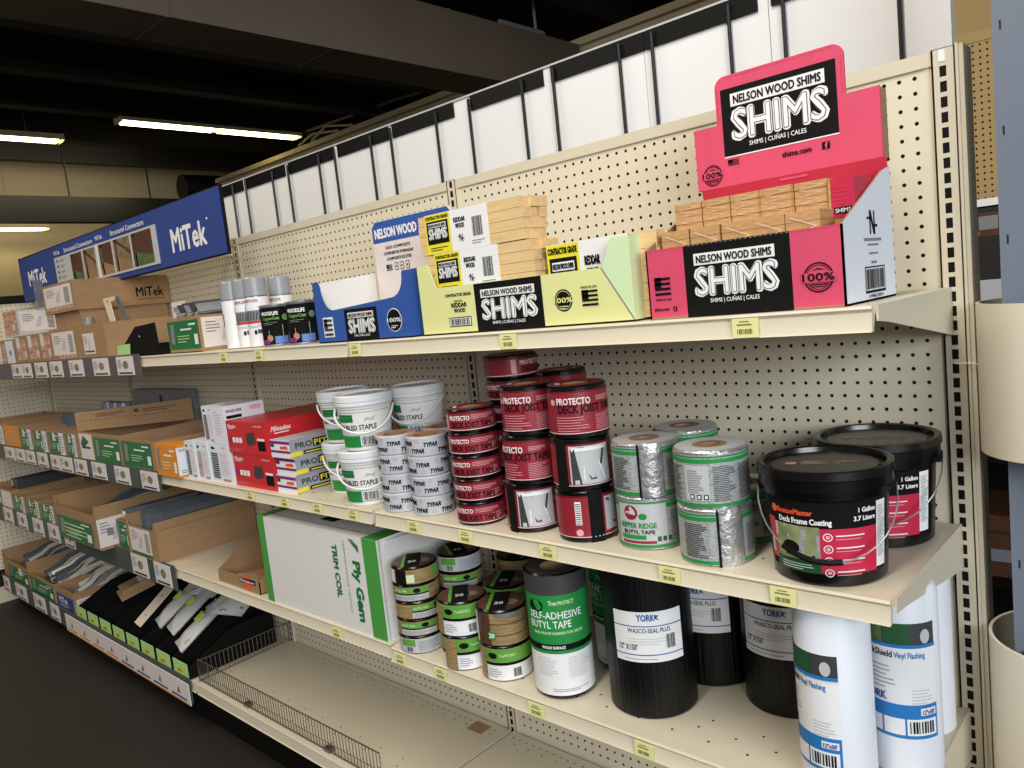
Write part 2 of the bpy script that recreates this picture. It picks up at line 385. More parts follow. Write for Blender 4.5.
TC2 = [(-4.389,-4.217),(-4.195,-4.047),(-4.026,-3.886),(-3.848,-3.698),(-3.65,-3.539),(-3.529,-3.364),(-3.335,-3.188),(-3.129,-2.975),(-2.882,-2.735),(-2.628,-2.482)]
TC3 = [(-4.633,-4.464),(-4.377,-4.218),(-4.116,-3.954),(-3.877,-3.717),(-3.65,-3.516),(-2.859,-2.707),(-2.643,-2.502)]
TC4 = [(-4.86,-4.744),(-4.627,-4.43),(-4.305,-4.116),(-4.038,-3.904)]
shelf(0, ZT, 'top cream shelf carrying the pink and yellow display boxes', .41, (-.188, -.683, -1.185))
shelf(1, ZT, 'top cream shelf carrying the blue display box and spray cans', .41, (-1.638, -1.843))
shelf(2, ZT, 'top cream shelf carrying the brown cartons under the blue sign', .40, (), strip=(.085, 'striptop'), cards=TC1)
shelf(3, ZT, 'top cream shelf at the far left with small printed boxes', .40, (), strip=(.085, 'striptop'), cards=TC1)
shelf(0, ZM, 'middle cream shelf carrying the black pails and red tape rolls', .40, (-.163, -.368, -.646, -.884, -1.061))
shelf(1, ZM, 'middle cream shelf carrying the white pails and red tool boxes', .40, (-1.301, -1.463, -1.63, -1.825), rail_h=.034)
shelf(2, ZM, 'middle cream shelf carrying green and orange fronted cartons', .395, (), strip=(.085, 'strip'), cards=TC2)
shelf(3, ZM, 'middle cream shelf at the far left with orange and green boxes', .395, (), strip=(.085, 'strip'), cards=TC2)
shelf(0, ZL, 'lower cream shelf carrying the black rolls and butyl tape', .405, (-1.172, -1.021, -.721, -.454), hb=.10)
shelf(1, ZL, 'lower cream shelf carrying the large white and green coil box', .395, (-1.46,), hb=.07)
shelf(2, ZL, 'lower cream shelf carrying big open brown cartons', .395, (), hb=.07, strip=(.1, 'strip'), cards=TC3)
shelf(3, ZL, 'lower cream shelf at the far left with small green boxes', .395, (), hb=.07, strip=(.1, 'strip'), cards=TC3)
for k, l in enumerate(('base cream shelf in the nearest bay under the black rolls', 'empty cream base shelf behind the low wire fence', 'base cream shelf carrying the row of black bins', 'base cream shelf at the far left with brown cartons')):
    shelf(k, ZB, l, .405, (), base=True, rail_h=.04, strip=(.1, 'strip') if k > 1 else None, cards=TC4)
mb = MB()
mb.box(-4*B, 0, -.36, -.02, .0, .165, 'black'); tag(mb.build('kick_plate'), 'black recessed kick plate under the base shelves along the aisle floor', 'kick plate')
mb = MB(); mb.add([(-1.44,-.10,ZB),(-1.40,-.10,ZB),(-1.385,-.06,ZB),(-1.43,-.058,ZB)],[(0,1,2,3)],'cardin')
b = MB(); b.box(-1.345, -1.285, -.075, -.03, ZB+.0005, ZB+.002, 'cardboard'); tag(b.build('cardboard_scrap'), 'small brown cardboard scrap on the empty base shelf', 'scrap')
# perpendicular run at the far left corner
b = perf(1.5, 62*P1*.98, 59, 62, .0033, 0, .2, 0, 'peg'); o_v = [(-4.955, -x, z) for x, y, z in b.v]; q = MB(); q.add(o_v, [f[::-1] for f in b.f], 'peg')
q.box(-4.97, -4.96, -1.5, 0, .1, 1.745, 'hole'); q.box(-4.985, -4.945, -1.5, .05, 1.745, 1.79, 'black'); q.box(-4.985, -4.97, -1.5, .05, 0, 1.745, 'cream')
tag(q.build('pegboard_panel'), 'cream perforated panel standing crosswise at the far left end of the aisle', 'pegboard')
# white boards with black headers and rods above the shelving
hx = [(-3.42,-3.12),(-3.10,-2.845),(-2.819,-2.499),(-2.467,-2.15),(-2.123,-1.818),(-1.793,-1.48),(-1.40,-1.10),(-1.07,-.755),(-.752,-.447),(-.414,-.05)]
rods = [(-3.2,-3.15),(-2.94,-2.82),(-2.717,-2.54),(-2.366,-2.2),(-2.05,-1.89),(-1.712,-1.54),(-1.37,-1.16),(-1.007,-.80),(-.70,-.50),(-.361,-.131)]
rods = [(-3.35,-3.16),(-3.0,-2.885),(-2.77,-2.55),(-2.43,-2.21),(-2.105,-1.883),(-1.77,-1.535),(-1.38,-1.158),(-1.04,-.815),(-.715,-.505),(-.375,-.136)]
pos = ['hidden behind the left part of the blue sign','just showing at the right edge of the blue sign','second from the blue sign','third from the blue sign','fourth from the blue sign','above the blue card of the blue display box','above the seam of the two right bays','above the yellow display box','left of the pink header','above the pink header, nearest the grey pole']
for i, ((a, c), (r1, r2)) in enumerate(zip(hx, rods)):
    nxt = hx[i+1][0] if i < 9 else -.042
    t = thing('display_board', 'tall white board with black header, '+pos[i], 'display board', (a, .3, 1.2), 0, 'white boards above the shelving')
    b = MB(); b.box(-.008 if i else 0, nxt-a-.010, 0, .03, 0, .903, 'panel'); b.build('board', t)
    b = MB(); b.box(0, c-a, -.006, 0, .857, .9035, 'black'); b.build('header_strip', t)
    for r in (r1, r2):
        b = MB(); r = .3512+(r-.3512)*1.0128; b.tube([(r-a, -.0115, .4), (r-a, -.0115, .893)], .005, 'rod', 8); b.build('rod', t)
b = MB(); b.box(-3.5, -.04, .30, .335, 1.15, 1.2, 'black'); b.box(-3.43, -.04, .295, .331, 2.1035, 2.109, 'ltgray'); b.box(-3.5, -3.44, .3, .335, 0, 1.15, 'black'); b.box(-.1, -.04, .3, .335, 0, 1.15, 'black')
tag(b.build('board_rack'), 'thin dark rail running along the tops of the white boards', 'rack')
# hanging sign
def sign():
    x0, x1 = -4.36, -2.135
    t = thing('hanging_sign', 'long blue sign with white lettering and a framed photo strip over the left shelves', 'sign', (x0, -.2, 1.715))
    W_ = x1-x0; H_ = .222
    b = MB(); b.box(-.008, W_+.008, .001, .010, -.005, H_+.006, 'black'); b.box(-.0, W_, -.003, .003, 0, H_, 'mblue')
    d = D(b, front(0, -.003, 0))
    d.text('MiTek', .13, .072, .27, .075, 'wht', bold=.03)
    d.text('MiTek', 1.83, .047, .27, .083, 'wht', bold=.03); d.circle(2.12, .13, .006, 'wht', rv=.004)
    d.text('MiTek', .56, .182, .08, .017, 'wht'); d.text('Structural Connectors', .70, .180, .36, .020, 'wht')
    d.text('MiTek', 1.10, .184, .08, .017, 'wht'); d.text('Structural Connectors', 1.27, .182, .34, .020, 'wht')
    b.build('sign_panel', t)
    b = MB(); b.box(.56, 1.71, -.007, -.0035, .020, .168, 'ltgray'); d = D(b, front(0, -.007, 0))
    for i in range(5):
        d.circle(.60, .15-i*.026, .010, 'ink', rv=.006); d.lines(.63, .145-i*.026, .71, .155-i*.026, 2, 'gray')
    for k, (u0, u1) in enumerate(((.78,.92),(.94,1.08),(1.13,1.27),(1.29,1.46),(1.48,1.67))):
        d.rect(u0, .030, u1, .160, 'photo' if k % 2 else 'brown', 1)
        d.poly([(u0,.030),(u1,.030),(u1,.06),(u0+.03,.085)], 'gphoto' if k in (0, 4) else 'cardin', 2)
        d.poly([(u0,.16),(u0+.03,.16),(u1,.10),(u1,.085)], 'brown', 2)
        d.rect(u0+.02, .030, u0+.035, .160, 'gphoto' if k == 2 else 'brown', 2)
    d.rect(1.10, .020, 1.115, .168, 'wht')
    b.build('photo_strip', t)
    for x in (.45, W_-.35):
        b = MB(); b.box(x-.01, x+.01, .01, .2, .02, .05, 'cream'); b.build('mounting_arm', t)
sign()
# ================================================================== rolls and pails
def place(kind_fn, items, group=None):
    """items: (x, y, z, turn, label); kind_fn(label) builds the first one, the others are copies with their parts"""
    out = []; first = None
    for x, y, z, a, lb in items:
        if first is None: first = kind_fn(lb); o = first; o.location = (x, y, z); o.rotation_euler.z = face_cam(x, y, a)
        else: o = dup(first, (x, y, z), face_cam(x, y, a), lb)
        if group: o['group'] = group
        out.append(o)
    return out
def core_top(b, r, h, side, top='salmon', rc=.028, bev=.003):
    b.lathe([(rc, 0), (r-bev, 0), (r, bev), (r, h-bev), (r-bev, h), (rc, h-.001), (rc, .004), (rc, 0)], ['gray', side, side, side, top, 'cardin', 'cardin'])

def protecto(h, r, style):
    def mk(label):
        t = thing('tape_roll', label, 'tape roll')
        b = MB(); core_top(b, r, h, 'blackgloss', 'dkred'); b.build('roll', t)
        b = MB(); d = D(b, cyl(r, 0), .008); C_ = pi*r
        e = .010 if h > .08 else .006
        d.rect(-C_, e, C_, h-e, 'dkred'); d.rect(-C_, e+.001, C_, e+.0022, 'wht', 2); d.rect(-C_, h-e-.0022, C_, h-e-.001, 'ink', 2)
        if h > .08:
            if style == 0:      # wording
                d.text('PROTECTO', -.046, h*.66, .064, .0125, 'wht', 3, .022); d.text('DECK JOIST TAPE', -.044, h*.50, .118, .0150, 'ink', 3, .028)
                d.lines(-.05, .016, .018, h*.46, 6, 'rosy', 2, .2); d.lines(.026, .016, .075, h*.46, 9, 'rosy', 2, .25, 5); d.lines(.03, h*.7, .07, h*.8, 3, 'rosy', 2)
                d.circle(-.057, h*.7, .006, 'rosy', 2)
            elif style == 1:    # photo of a joist frame beside black edge
                d.rect(-.045, .014, .035, h-.014, 'ltgray', 2); d.poly([(-.042,.014),(-.024,.014),(-.034,h-.02),(-.042,h-.02)], 'dkgray', 3)
                d.poly([(-.02,.02),(.022,.02),(.012,.055),(-.02,.05)], 'wht', 3); d.poly([(-.028,h-.016),(-.015,h-.016),(.004,.022),(-.008,.022)], 'dkgray', 3)
                d.poly([(.012,.05),(.017,.05),(.024,.08),(.019,.08)], 'dkgray', 3); d.rect(-.04, h-.024, .03, h-.017, 'wht', 3)
                d.rect(-.075, 0, -.05, h, 'blackmat', 3); d.text('WE', .04, h*.55, .02, .012, 'rosy', 3); d.lines(.04, .02, .07, h*.5, 7, 'rosy', 3, .25)
            else:               # barcode side with black strip
                d.rect(-.038, h*.35, -.026, h*.8, 'wht', 2); 
                for i in range(10): d.rect(-.037, h*(.37+.042*i), -.027, h*(.385+.042*i), 'ink', 3)
                d.rect(-.012, 0, .016, h, 'blackmat', 2); d.circle(-.032, h*.2, .007, 'rosy', 2)
                d.rect(.02, .02, .055, h-.016, 'ltgray', 2); d.poly([(.022,h-.02),(.03,h-.02),(.05,.03),(.04,.03)], 'dkgray', 3)
        else:
            d.text('PROTECTO', -.048, h*.56, .05, .0095, 'wht', 3, .022); d.text('DECK JOIST TAPE', -.044, h*.24, .098, .0120, 'ink', 3, .028)
            d.lines(.006, h*.6, .066, h*.8, 3, 'rosy', 2, .3); d.lines(.045, h*.25, .072, h*.55, 3, 'rosy', 2, .3)
            d.rect(-.066, h*.2, -.056, h*.8, 'rosy', 2)
        b.build('printed_wrap', t)
        b = MB(); q = D(b, topf(0, 0, h)); q.ring(0, 0, .029, r*.72, 'red', 1); q.poly([(-r*.7,-.014),(-.03,-.014),(-.03,.012),(-r*.7,.016)], 'wht', 2); q.ring(0, 0, r*.86, r*.94, 'silver', 1); b.build('top_print', t)
        return t
    return mk
RT_ = .1035; TH = .0522
G = 'red deck joist tape rolls'
tall = protecto(RT_, .0565, 0); tall1 = protecto(RT_, .0565, 1); tall2 = protecto(RT_, .0565, 2); thin = protecto(TH, .054, 0)
wide_items = [
 (-.732,-.325,ZM+2*RT_, -12, 'tall red tape roll, top of the front pile of three beside the thin red rolls'),
 (-.740,-.325,ZM+RT_, -34, 'tall red tape roll, middle of the front pile beside the thin red rolls'),
 (-.600,-.325,ZM+2*RT_, 6, 'tall red tape roll with large wording, topmost of the pile next to the silver rolls'),
 (-.865,-.222,ZM, 0, 'tall red tape roll hidden at the bottom of the rear pile by the post'),
 (-.865,-.222,ZM+RT_, 5, 'tall red tape roll second from bottom in the rear pile by the shelf post'),
 (-.82,-.095,ZM, 0, 'tall red tape roll hidden at the bottom of the rearmost pile against the pegboard'),
 (-.82,-.095,ZM+RT_, 8, 'tall red tape roll, middle of the rearmost pile against the pegboard'),
 (-.82,-.095,ZM+2*RT_, 160, 'dark topped red tape roll peeking above the others against the pegboard')]
place(tall, wide_items, G)
place(tall1, [(-.748,-.325,ZM,12,'tall red tape roll with a grey photo, bottom of the pile beside thin red rolls'),
 (-.603,-.325,ZM+RT_,22,'tall red tape roll with a grey photo, middle of the pile beside silver rolls')], G)
place(tall2, [(-.603,-.325,ZM,16,'tall red tape roll with barcode and black stripe, bottom of the pile beside silver rolls')], G)
nm = ['bottom', 'second from bottom', 'middle', 'second from top', 'topmost']
place(thin, [(-.895+random.uniform(-.001,.001),-.338+random.uniform(-.001,.001),ZM+i*TH,[-22,-20,-17,-13,-6][i],'thin red tape roll, '+nm[i]+' of the front pile beside the grey tape') for i in range(5)]
 + [(-.865,-.222,ZM+2*RT_+i*TH,[0,-20,70][i],'thin red tape roll, '+['lowest thin one','second','topmost'][i]+' in the rear pile by the shelf post') for i in range(3)], G)

for o in bpy.data.objects:
    if o.name.startswith('tape_roll'):
        if abs(o.location.x+.865) < .001: o.scale = (1.13,1.13,1)
        if abs(o.location.x+.60) < .004: o.scale = (1.05,1.05,1)
def greenroll(style):
    def mk(label):
        r, h = .0635, .1005; t = thing('tape_roll', label, 'tape roll')
        b = MB(); core_top(b, r, h, 'foil', 'ltgray', .018); b.build('roll', t)
        b = MB(); d = D(b, cyl(r, 0), .008)
        a, c = (-.10, .05) if style == 0 else (-.19, .19)
        spans = [(-.14, -.012), (.034, .16)] if style == 1 else [(-.17, .17)]
        for u0, u1 in spans:
            d.rect(u0, .006, u1, h-.006, 'foilprint', 1)
            d.rect(u0, .005, u1, .011, 'green', 2); d.rect(u0, h-.020, u1, h-.013, 'green', 2); d.rect(u0, h-.011, u1, h-.008, 'green', 2)
        if style == 0:
            d.rect(-.055, .016, -.012, h-.024, 'ltgray', 2); d.lines(-.05, .03, -.02, h-.03, 10, 'gray', 3, .4)
            for i in range(3): d.rect(-.046+i*.012, .018, -.038+i*.012, .027, 'dkgreen', 3); d.rect(-.044+i*.012, .020, -.040+i*.012, .025, 'wht', 4)
            d.lines(-.005, .015, .035, h-.024, 20, 'dkgray', 3, .45, 4); d.lines(.040, .015, .085, h-.024, 20, 'dkgray', 3, .45, 8); d.lines(-.095, .015, -.06, h-.024, 20, 'dkgray', 3, .45, 9)
        elif style == 1:
            d.rect(-.014, 0, -.010, h, 'ink', 3)
            d.lines(-.075, .016, -.030, h-.024, 18, 'dkgray', 3, .45, 2); d.lines(-.027, .016, -.017, h-.024, 18, 'ltgray', 3, .45, 2); d.lines(.04, .018, .08, h-.03, 14, 'dkgray', 3, .3, 6)
            d.circle(.065, .03, .008, 'green', 4)
        else:
            d.rect(-.075, .012, .022, h-.012, 'ltgray', 3); d.circle(-.045, h-.028, .014, 'dkred', 4); d.circle(-.022, h-.035, .008, 'green', 4, rv=.006); d.text('PEEL', -.055, h-.031, .02, .005, 'wht', 5)
            d.text('RIPPER RIDGE', -.068, h-.057, .07, .010, 'green', 4, .03); d.text('BUTYL TAPE', -.062, h-.068, .06, .007, 'ink', 4, .03)
            d.rect(-.07, .022, -.018, .030, 'green', 4); d.rect(-.068, .014, .0, .019, 'dkred', 4); d.lines(.03, .015, .075, h-.026, 15, 'dkgray', 3, .3, 5)
            for i in range(3): d.rect(.002+i*.010, .018, .009+i*.010, .027, 'dkgreen', 4)
        b.build('printed_wrap', t)
        if style == 1:
            b = MB(); n = 12; vs = []
            for i in range(n+1):
                z = h*i/n; 
                for k in range(6):
                    u = -.009+.041*k/5; rr = r+.0012+.003*random.random()*(0 < k < 5); vs.append((rr*sin(u/r), -rr*cos(u/r), z))
            b.add(vs, [(i*6+k, i*6+k+1, i*6+6+k+1, i*6+6+k) for i in range(n) for k in range(5)], 'foil'); b.build('crumpled_foil_seam', t)
        b = MB(); q = D(b, topf(0, 0, h)); q.ring(0, 0, .019, .030, 'cardin', 1); q.ring(0, 0, .030, r-.006, 'ltgray', 1); b.build('top_print', t)
        return t
    return mk
G = 'silver and green foil tape rolls'; h = .1005
place(greenroll(0), [(-.314,-.329,ZM+h,6,'silver tape roll with green bands, top of the pile beside the front black pail'),
 (-.45,-.178,ZM,0,'silver and green tape roll at the bottom of the rear pile against the pegboard'),
 (-.45,-.178,ZM+h,20,'silver and green tape roll, top of the rear pile, only its rim showing'),
 (-.322,-.198,ZM,-10,'silver and green tape roll standing behind, half hidden by the front black pail')], G)
place(greenroll(1), [(-.314,-.329,ZM,14,'crumpled silver foil tape roll, bottom of the pile beside the front black pail'),
 (-.463,-.306,ZM+h,-2,'crumpled silver foil tape roll, top of the pile beside the red rolls')], G)
place(greenroll(2), [(-.463,-.306,ZM,6,'silver tape roll with a round red badge and green wording, beside the red rolls')], G)

def typar(label):
    r, h = .0495, .0478; t = thing('tape_roll', label, 'tape roll'); b = MB(); core_top(b, r, h, 'typar', 'salmon', .03); b.build('roll', t)
    b = MB(); d = D(b, cyl(r, 0), .006)
    for i, (u, v) in enumerate(((-.045,.012),(-.012,.026),(.022,.010),(.05,.03),(-.075,.03),(.085,.012),(-.11,.014),(.115,.028))):
        d.text('TYPAR', u-.006, v-.002, .034, .0100, 'ink', 1, .05, skew=.2)
        d.ring(u+.012, (v+.022) % .04+.004, .0035, .0042, 'red', 1, 14)
    b.build('printed_wrap', t); return t
G = 'grey builder tape rolls'
h = .0478
place(typar, [(-1.061+[0,.001,-.001,0][i],-.336,ZM+i*h,[0,35,-18,10][i],'grey lettered tape roll, '+['bottom','second from bottom','second from top','top'][i]+' of the front pile beside the red rolls') for i in range(4)]
 + [(-1.165,-.345+[0,.001,0,-.001][i],ZM+i*h,[12,-20,28,-8][i],'grey lettered tape roll, '+['bottom','second from bottom','second from top','top'][i]+' of the front pile beside the white pails') for i in range(4)]
 + [(-1.105,-.243,ZM+i*h,[0,40,10,80][i],'grey lettered tape roll, '+['bottom','second from bottom','second from top','top'][i]+' of the pile behind the front grey ones') for i in range(4)], G)

def trex(kind):
    def mk(label):
        r, h = {'thin': (.0575,.0442), 'thinwood': (.0575,.0442), 'wide': (.058,.082), 'wide2': (.058,.082), 'grey': (.0575,.045)}[kind]
        t = thing('tape_roll', label, 'tape roll'); b = MB(); core_top(b, r, h, 'blackgloss', 'brown', .02); b.build('roll', t)
        b = MB(); d = D(b, cyl(r, 0), .006); C_ = pi*r
        if kind == 'thin':
            d.rect(-C_, .003, C_, h-.006, 'grain'); d.rect(-.035, h*.5, .06, h-.008, 'lime', 2); d.rect(-.035, .005, .06, h*.42, 'ltgray', 2); d.rect(-.035, h*.42, .06, h*.5, 'ink', 2)
            d.lines(-.03, .008, .055, h*.38, 4, 'gray', 3, .3); d.circle(.03, h*.66, .009, 'ink', 3, rv=.006); d.text('BUTYL TAPE', -.03, h*.6, .035, .005, 'ltgreen', 3)
        elif kind == 'thinwood':
            d.rect(-C_, .003, C_, h-.006, 'grain'); d.rect(-.05, .003, -.018, h-.006, 'blackmat', 2); d.rect(-.018, .006, .002, h*.6, 'ltgreen', 2); d.rect(-.075, .004, -.055, h-.008, 'wht', 2); d.rect(.05, h*.3, .085, h-.008, 'lime', 2)
        elif kind == 'grey':
            d.rect(-C_, .003, C_, h-.006, 'ltgray'); d.rect(-.06, h*.45, -.02, h-.008, 'lime', 2); d.bars(-.045, .006, -.028, .018, 'ink', 2, 7); d.lines(-.012, .007, .05, h-.010, 7, 'gray', 2, .35)
        elif kind == 'wide':
            d.rect(-C_, .003, C_, h-.006, 'wht'); d.rect(-C_, h*.55, C_, h-.006, 'lime', 2); d.rect(-C_, h*.47, C_, h*.55, 'ink', 3)
            d.circle(-.032, h*.74, .011, 'ink', 4, rv=.007); d.text('TrexPROTECT', -.016, h*.71, .036, .006, 'ltgreen', 4); d.bars(.012, .010, .032, .030, 'ink', 3, 10); d.lines(-.045, .012, -.012, .034, 4, 'gray', 3, .25)
            d.rect(-.085, .003, -.05, h-.006, 'grain', 5)
        else:
            d.rect(-C_, .003, C_, h-.006, 'grain'); d.rect(-.07, .003, -.022, h-.006, 'brown', 2); d.rect(-.022, h*.62, .065, h*.64, 'ink', 3); d.rect(-.022, h*.30, .065, h*.32, 'ink', 3)
            d.rect(-.028, h*.2, -.010, h*.42, 'green', 4); d.text('20', -.025, h*.26, .012, .010, 'wht', 5, .04); d.rect(-.082, .003, -.062, h-.006, 'wht', 4)
            d.rect(-.01, h*.84, .05, h*.93, 'silver', 4)
        b.build('printed_wrap', t)
        b = MB(); q = D(b, topf(0, 0, h)); q.ring(0, 0, .021, r-.004, 'brown', 1)
        q.poly([(-.022,-r*.92),(.016,-r*.92),(.016,r*.92),(-.022,r*.92)], 'ink', 2); q.poly([(-.030,-r*.85),(-.022,-r*.85),(-.022,r*.85),(-.030,r*.85)], 'lime', 2)
        q.text('20', -.014, -.02, .02, .014, 'wht', 3); q.lines(.02, -.02, .042, .01, 4, 'ltgray', 2, .3); b.build('top_print', t)
        return t
    return mk
G = 'brown and green butyl tape rolls'
h = .0442
place(trex('thin'), [(-1.151+[0,.002,-.001][i-1],-.350,ZL+i*h,[-20,16,-30][i-1],'thin green banded tape roll, '+['second from bottom','middle','second from top'][i-1]+' of the pile by the white coil box') for i in range(1, 4)]
 + [(-1.108,-.236,ZL+i*h,[0,20,-10,-16][i],'thin green banded tape roll, '+['bottom','second','third','fourth'][i]+' of the pile behind the one by the box') for i in range(4)]
 + [(-1.035,-.092,ZL+i*h,[0,20,200,160][i],'thin dark tape roll, '+['bottom','second','third','top'][i]+' of the shadowed pile against the back panel') for i in range(4)], G)
place(trex('thinwood'), [(-1.149,-.350,ZL+4*h,-6,'thin tape roll with wood grain side and brown top, topmost by the white coil box')], G)
place(trex('grey'), [(-1.151,-.350,ZL,0,'grey labelled tape roll at the bottom of the pile by the white coil box'),
 (-1.108,-.236,ZL+4*h,10,'grey labelled tape roll on top of the pile behind that one')], G)
place(trex('wide'), [(-.986,-.350,ZL,24,'wide tape roll with lime band, lower of the two left of the wood photo roll'),
 (-.986,-.350,ZL+.082,-4,'wide tape roll with lime band and barcode, upper of the two, brown top showing'),
 (-.866,-.338,ZL,-2,'wide tape roll with lime band and barcode, under the wood photo roll'),
 (-.952,-.228,ZL,0,'wide tape roll with lime band, lower of the two standing behind the front wide rolls'),
 (-.952,-.228,ZL+.082,-14,'wide tape roll with lime band, upper of the two standing behind the front wide rolls')], G)
place(trex('wide2'), [(-.866,-.338,ZL+.082,-10,'wide tape roll with wood grain photo and small green badge beside the tall roll')], G)

def butyl(label):
    r, h = .065, .272; t = thing('membrane_roll', label, 'roll'); b = MB(); core_top(b, r, h, 'blackgloss', 'dkgray', .03, .006); b.build('roll', t)
    b = MB(); d = D(b, cyl(r, 0), .006); C_ = pi*r
    d.rect(-C_, .010, C_, h-.012, 'wht', 1); d.rect(-C_, h*.375, C_, h*.405, 'green', 2); d.rect(-C_, h*.40, C_, h*.45, 'ink', 2); d.rect(-C_, h*.45, C_, h*.84, 'green', 2); d.rect(-C_, h*.84, C_, h-.002, 'dkgray', 3)
    d.circle(-.052, h*.755, .018, 'ink', 3, rv=.014); d.text('Trex', -.022, h*.765, .018, .009, 'wht', 3); d.text('PROTECT', -.002, h*.765, .034, .008, 'ltgreen', 3)
    d.text('SELF-ADHESIVE', -.070, h*.655, .118, .0155, 'wht', 3, .012); d.text('BUTYL TAPE', -.070, h*.580, .092, .0155, 'wht', 3, .012); d.text('RAIN PROOF BARRIER FOR DECKS', -.062, h*.53, .11, .006, 'ltgreen', 3)
    d.text('WOOD SURFACE', -.045, h*.415, .05, .006, 'wht', 3, .03); d.lines(-.06, h*.2, -.012, h*.35, 9, 'ltgray', 2, .3); d.lines(.008, h*.18, .07, h*.35, 11, 'ltgray', 2, .3, 4); d.lines(-.03, h*.07, .06, h*.1, 2, 'gray', 2, .3)
    b.build('printed_wrap', t); return t
G = 'tall green and white butyl rolls'
place(butyl, [(-.708,-.325,ZL,2,'tall butyl tape roll with big white lettering on green, in front'), (-.665,-.155,ZL,-30,'tall green and white butyl roll mostly hidden between the front one and the black roll')], G)

def york(label):
    r, h = .0885, .305; t = thing('flashing_roll', label, 'roll'); b = MB(); core_top(b, r, h, 'blackrib', 'black', .035, .004); b.build('roll', t)
    b = MB(); d = D(b, cyl(r, .118), .008); w, H = .142, .102; u0 = -w/2
    d.rect(u0, 0, w/2, H, 'wht', 1); d.rect(u0, H-.030, w/2, H-.028, 'navy', 2); d.rect(u0, .014, w/2, .016, 'navy', 2)
    d.text('YORK', -.020, H-.018, .034, .013, 'navy', 2, .03); d.poly([(.015,H-.006),(.024,H-.009),(.018,H-.012),(.024,H-.018),(.013,H-.014)], 'navy', 2)
    d.text('WASCO-SEAL PLUS', -.040, H-.042, .084, .009, 'dkgray', 2, .015); d.lines(-.04, H-.066, .05, H-.050, 3, 'ltgray', 2, .25)
    d.text('12" X150\'', u0+.010, .025, .038, .011, 'dkgray', 2, .02); d.bars(.034, .026, .054, .054, 'ink', 2, 10); d.lines(u0+.02, .006, .05, .010, 1, 'gray', 2, .3)
    b.build('label', t); return t
G = 'black flashing rolls'
place(york, [(-.519,-.268,ZL,-1,'black ribbed roll with a large white label, in front on the lower shelf'), (-.472,-.095,ZL,-22,'black ribbed roll with its label half hidden, behind the front one'), (-.288,-.125,ZL,-16,'black ribbed roll half hidden by the white flashing roll')], G)

def vinyl(label):
    r, h = .0585, .322; t = thing('flashing_roll', label, 'roll'); b = MB()
    b.lathe([(.02, .0), (r-.006, 0), (r, .006), (r, h-.014), (r-.006, h-.003), (r-.016, h), (.022, h-.001), (.02, .01), (.02, 0)], ['vinyl']*8); b.build('roll', t)
    b = MB(); d = D(b, cyl(r, .07), .006); w, H = .122, .195; u0 = -w*.58; u1 = u0+w
    d.rect(u0, 0, u1, H, 'wht', 1); d.rect(u0, H-.036, u1, H, 'dkgray', 2); d.rect(u0, H-.034, u0+w*.33, H, 'gphoto', 3); d.rect(u0+w*.34, H-.034, u0+w*.66, H, 'dkgreen', 3)
    d.circle(u1-.018, H-.022, .008, 'ltgray', 4, rv=.012); d.rect(u0, H-.041, u1, H-.035, 'yblue', 4)
    d.text('DeckShield', u0+.004, H-.058, .05, .011, 'ink', 2, .02); d.text('Vinyl Flashing', u0+.057, H-.058, .046, .010, 'yblue', 2, .015)
    d.lines(u0+.006, H-.112, u0+.06, H-.068, 6, 'gray', 2, .22); d.text('YORK', u0+.006, H-.132, .036, .013, 'navy', 2, .03); d.lines(u1-.042, H-.135, u1-.006, H-.108, 5, 'ltgray', 2, .3)
    d.rect(u0, 0, u1, .058, 'yblue', 2); d.rect(u0+.004, .006, u0+.034, .034, 'wht', 3); d.rect(u0+.037, .006, u0+.068, .034, 'wht', 3); d.rect(u0+.071, .006, u1-.004, .034, 'wht', 3); d.bars(u0+.075, .010, u1-.008, .030, 'ink', 4, 9)
    d.rect(u1-.030, .040, u1-.004, .052, 'wht', 3); d.text('12"x50\'', u1-.027, .042, .020, .007, 'navy', 4, .03)
    b.build('label', t); return t
G = 'white vinyl flashing rolls'
place(vinyl, [(-.120,-.335,ZL,-45,'white vinyl flashing roll nearest the aisle, label turned to its left side'), (-.052,-.220,ZL,4,'white vinyl flashing roll in the middle with the label facing out'), (-.064,-.092,ZL,-150,'white vinyl flashing roll at the back against the shelf post, no label showing')], G)

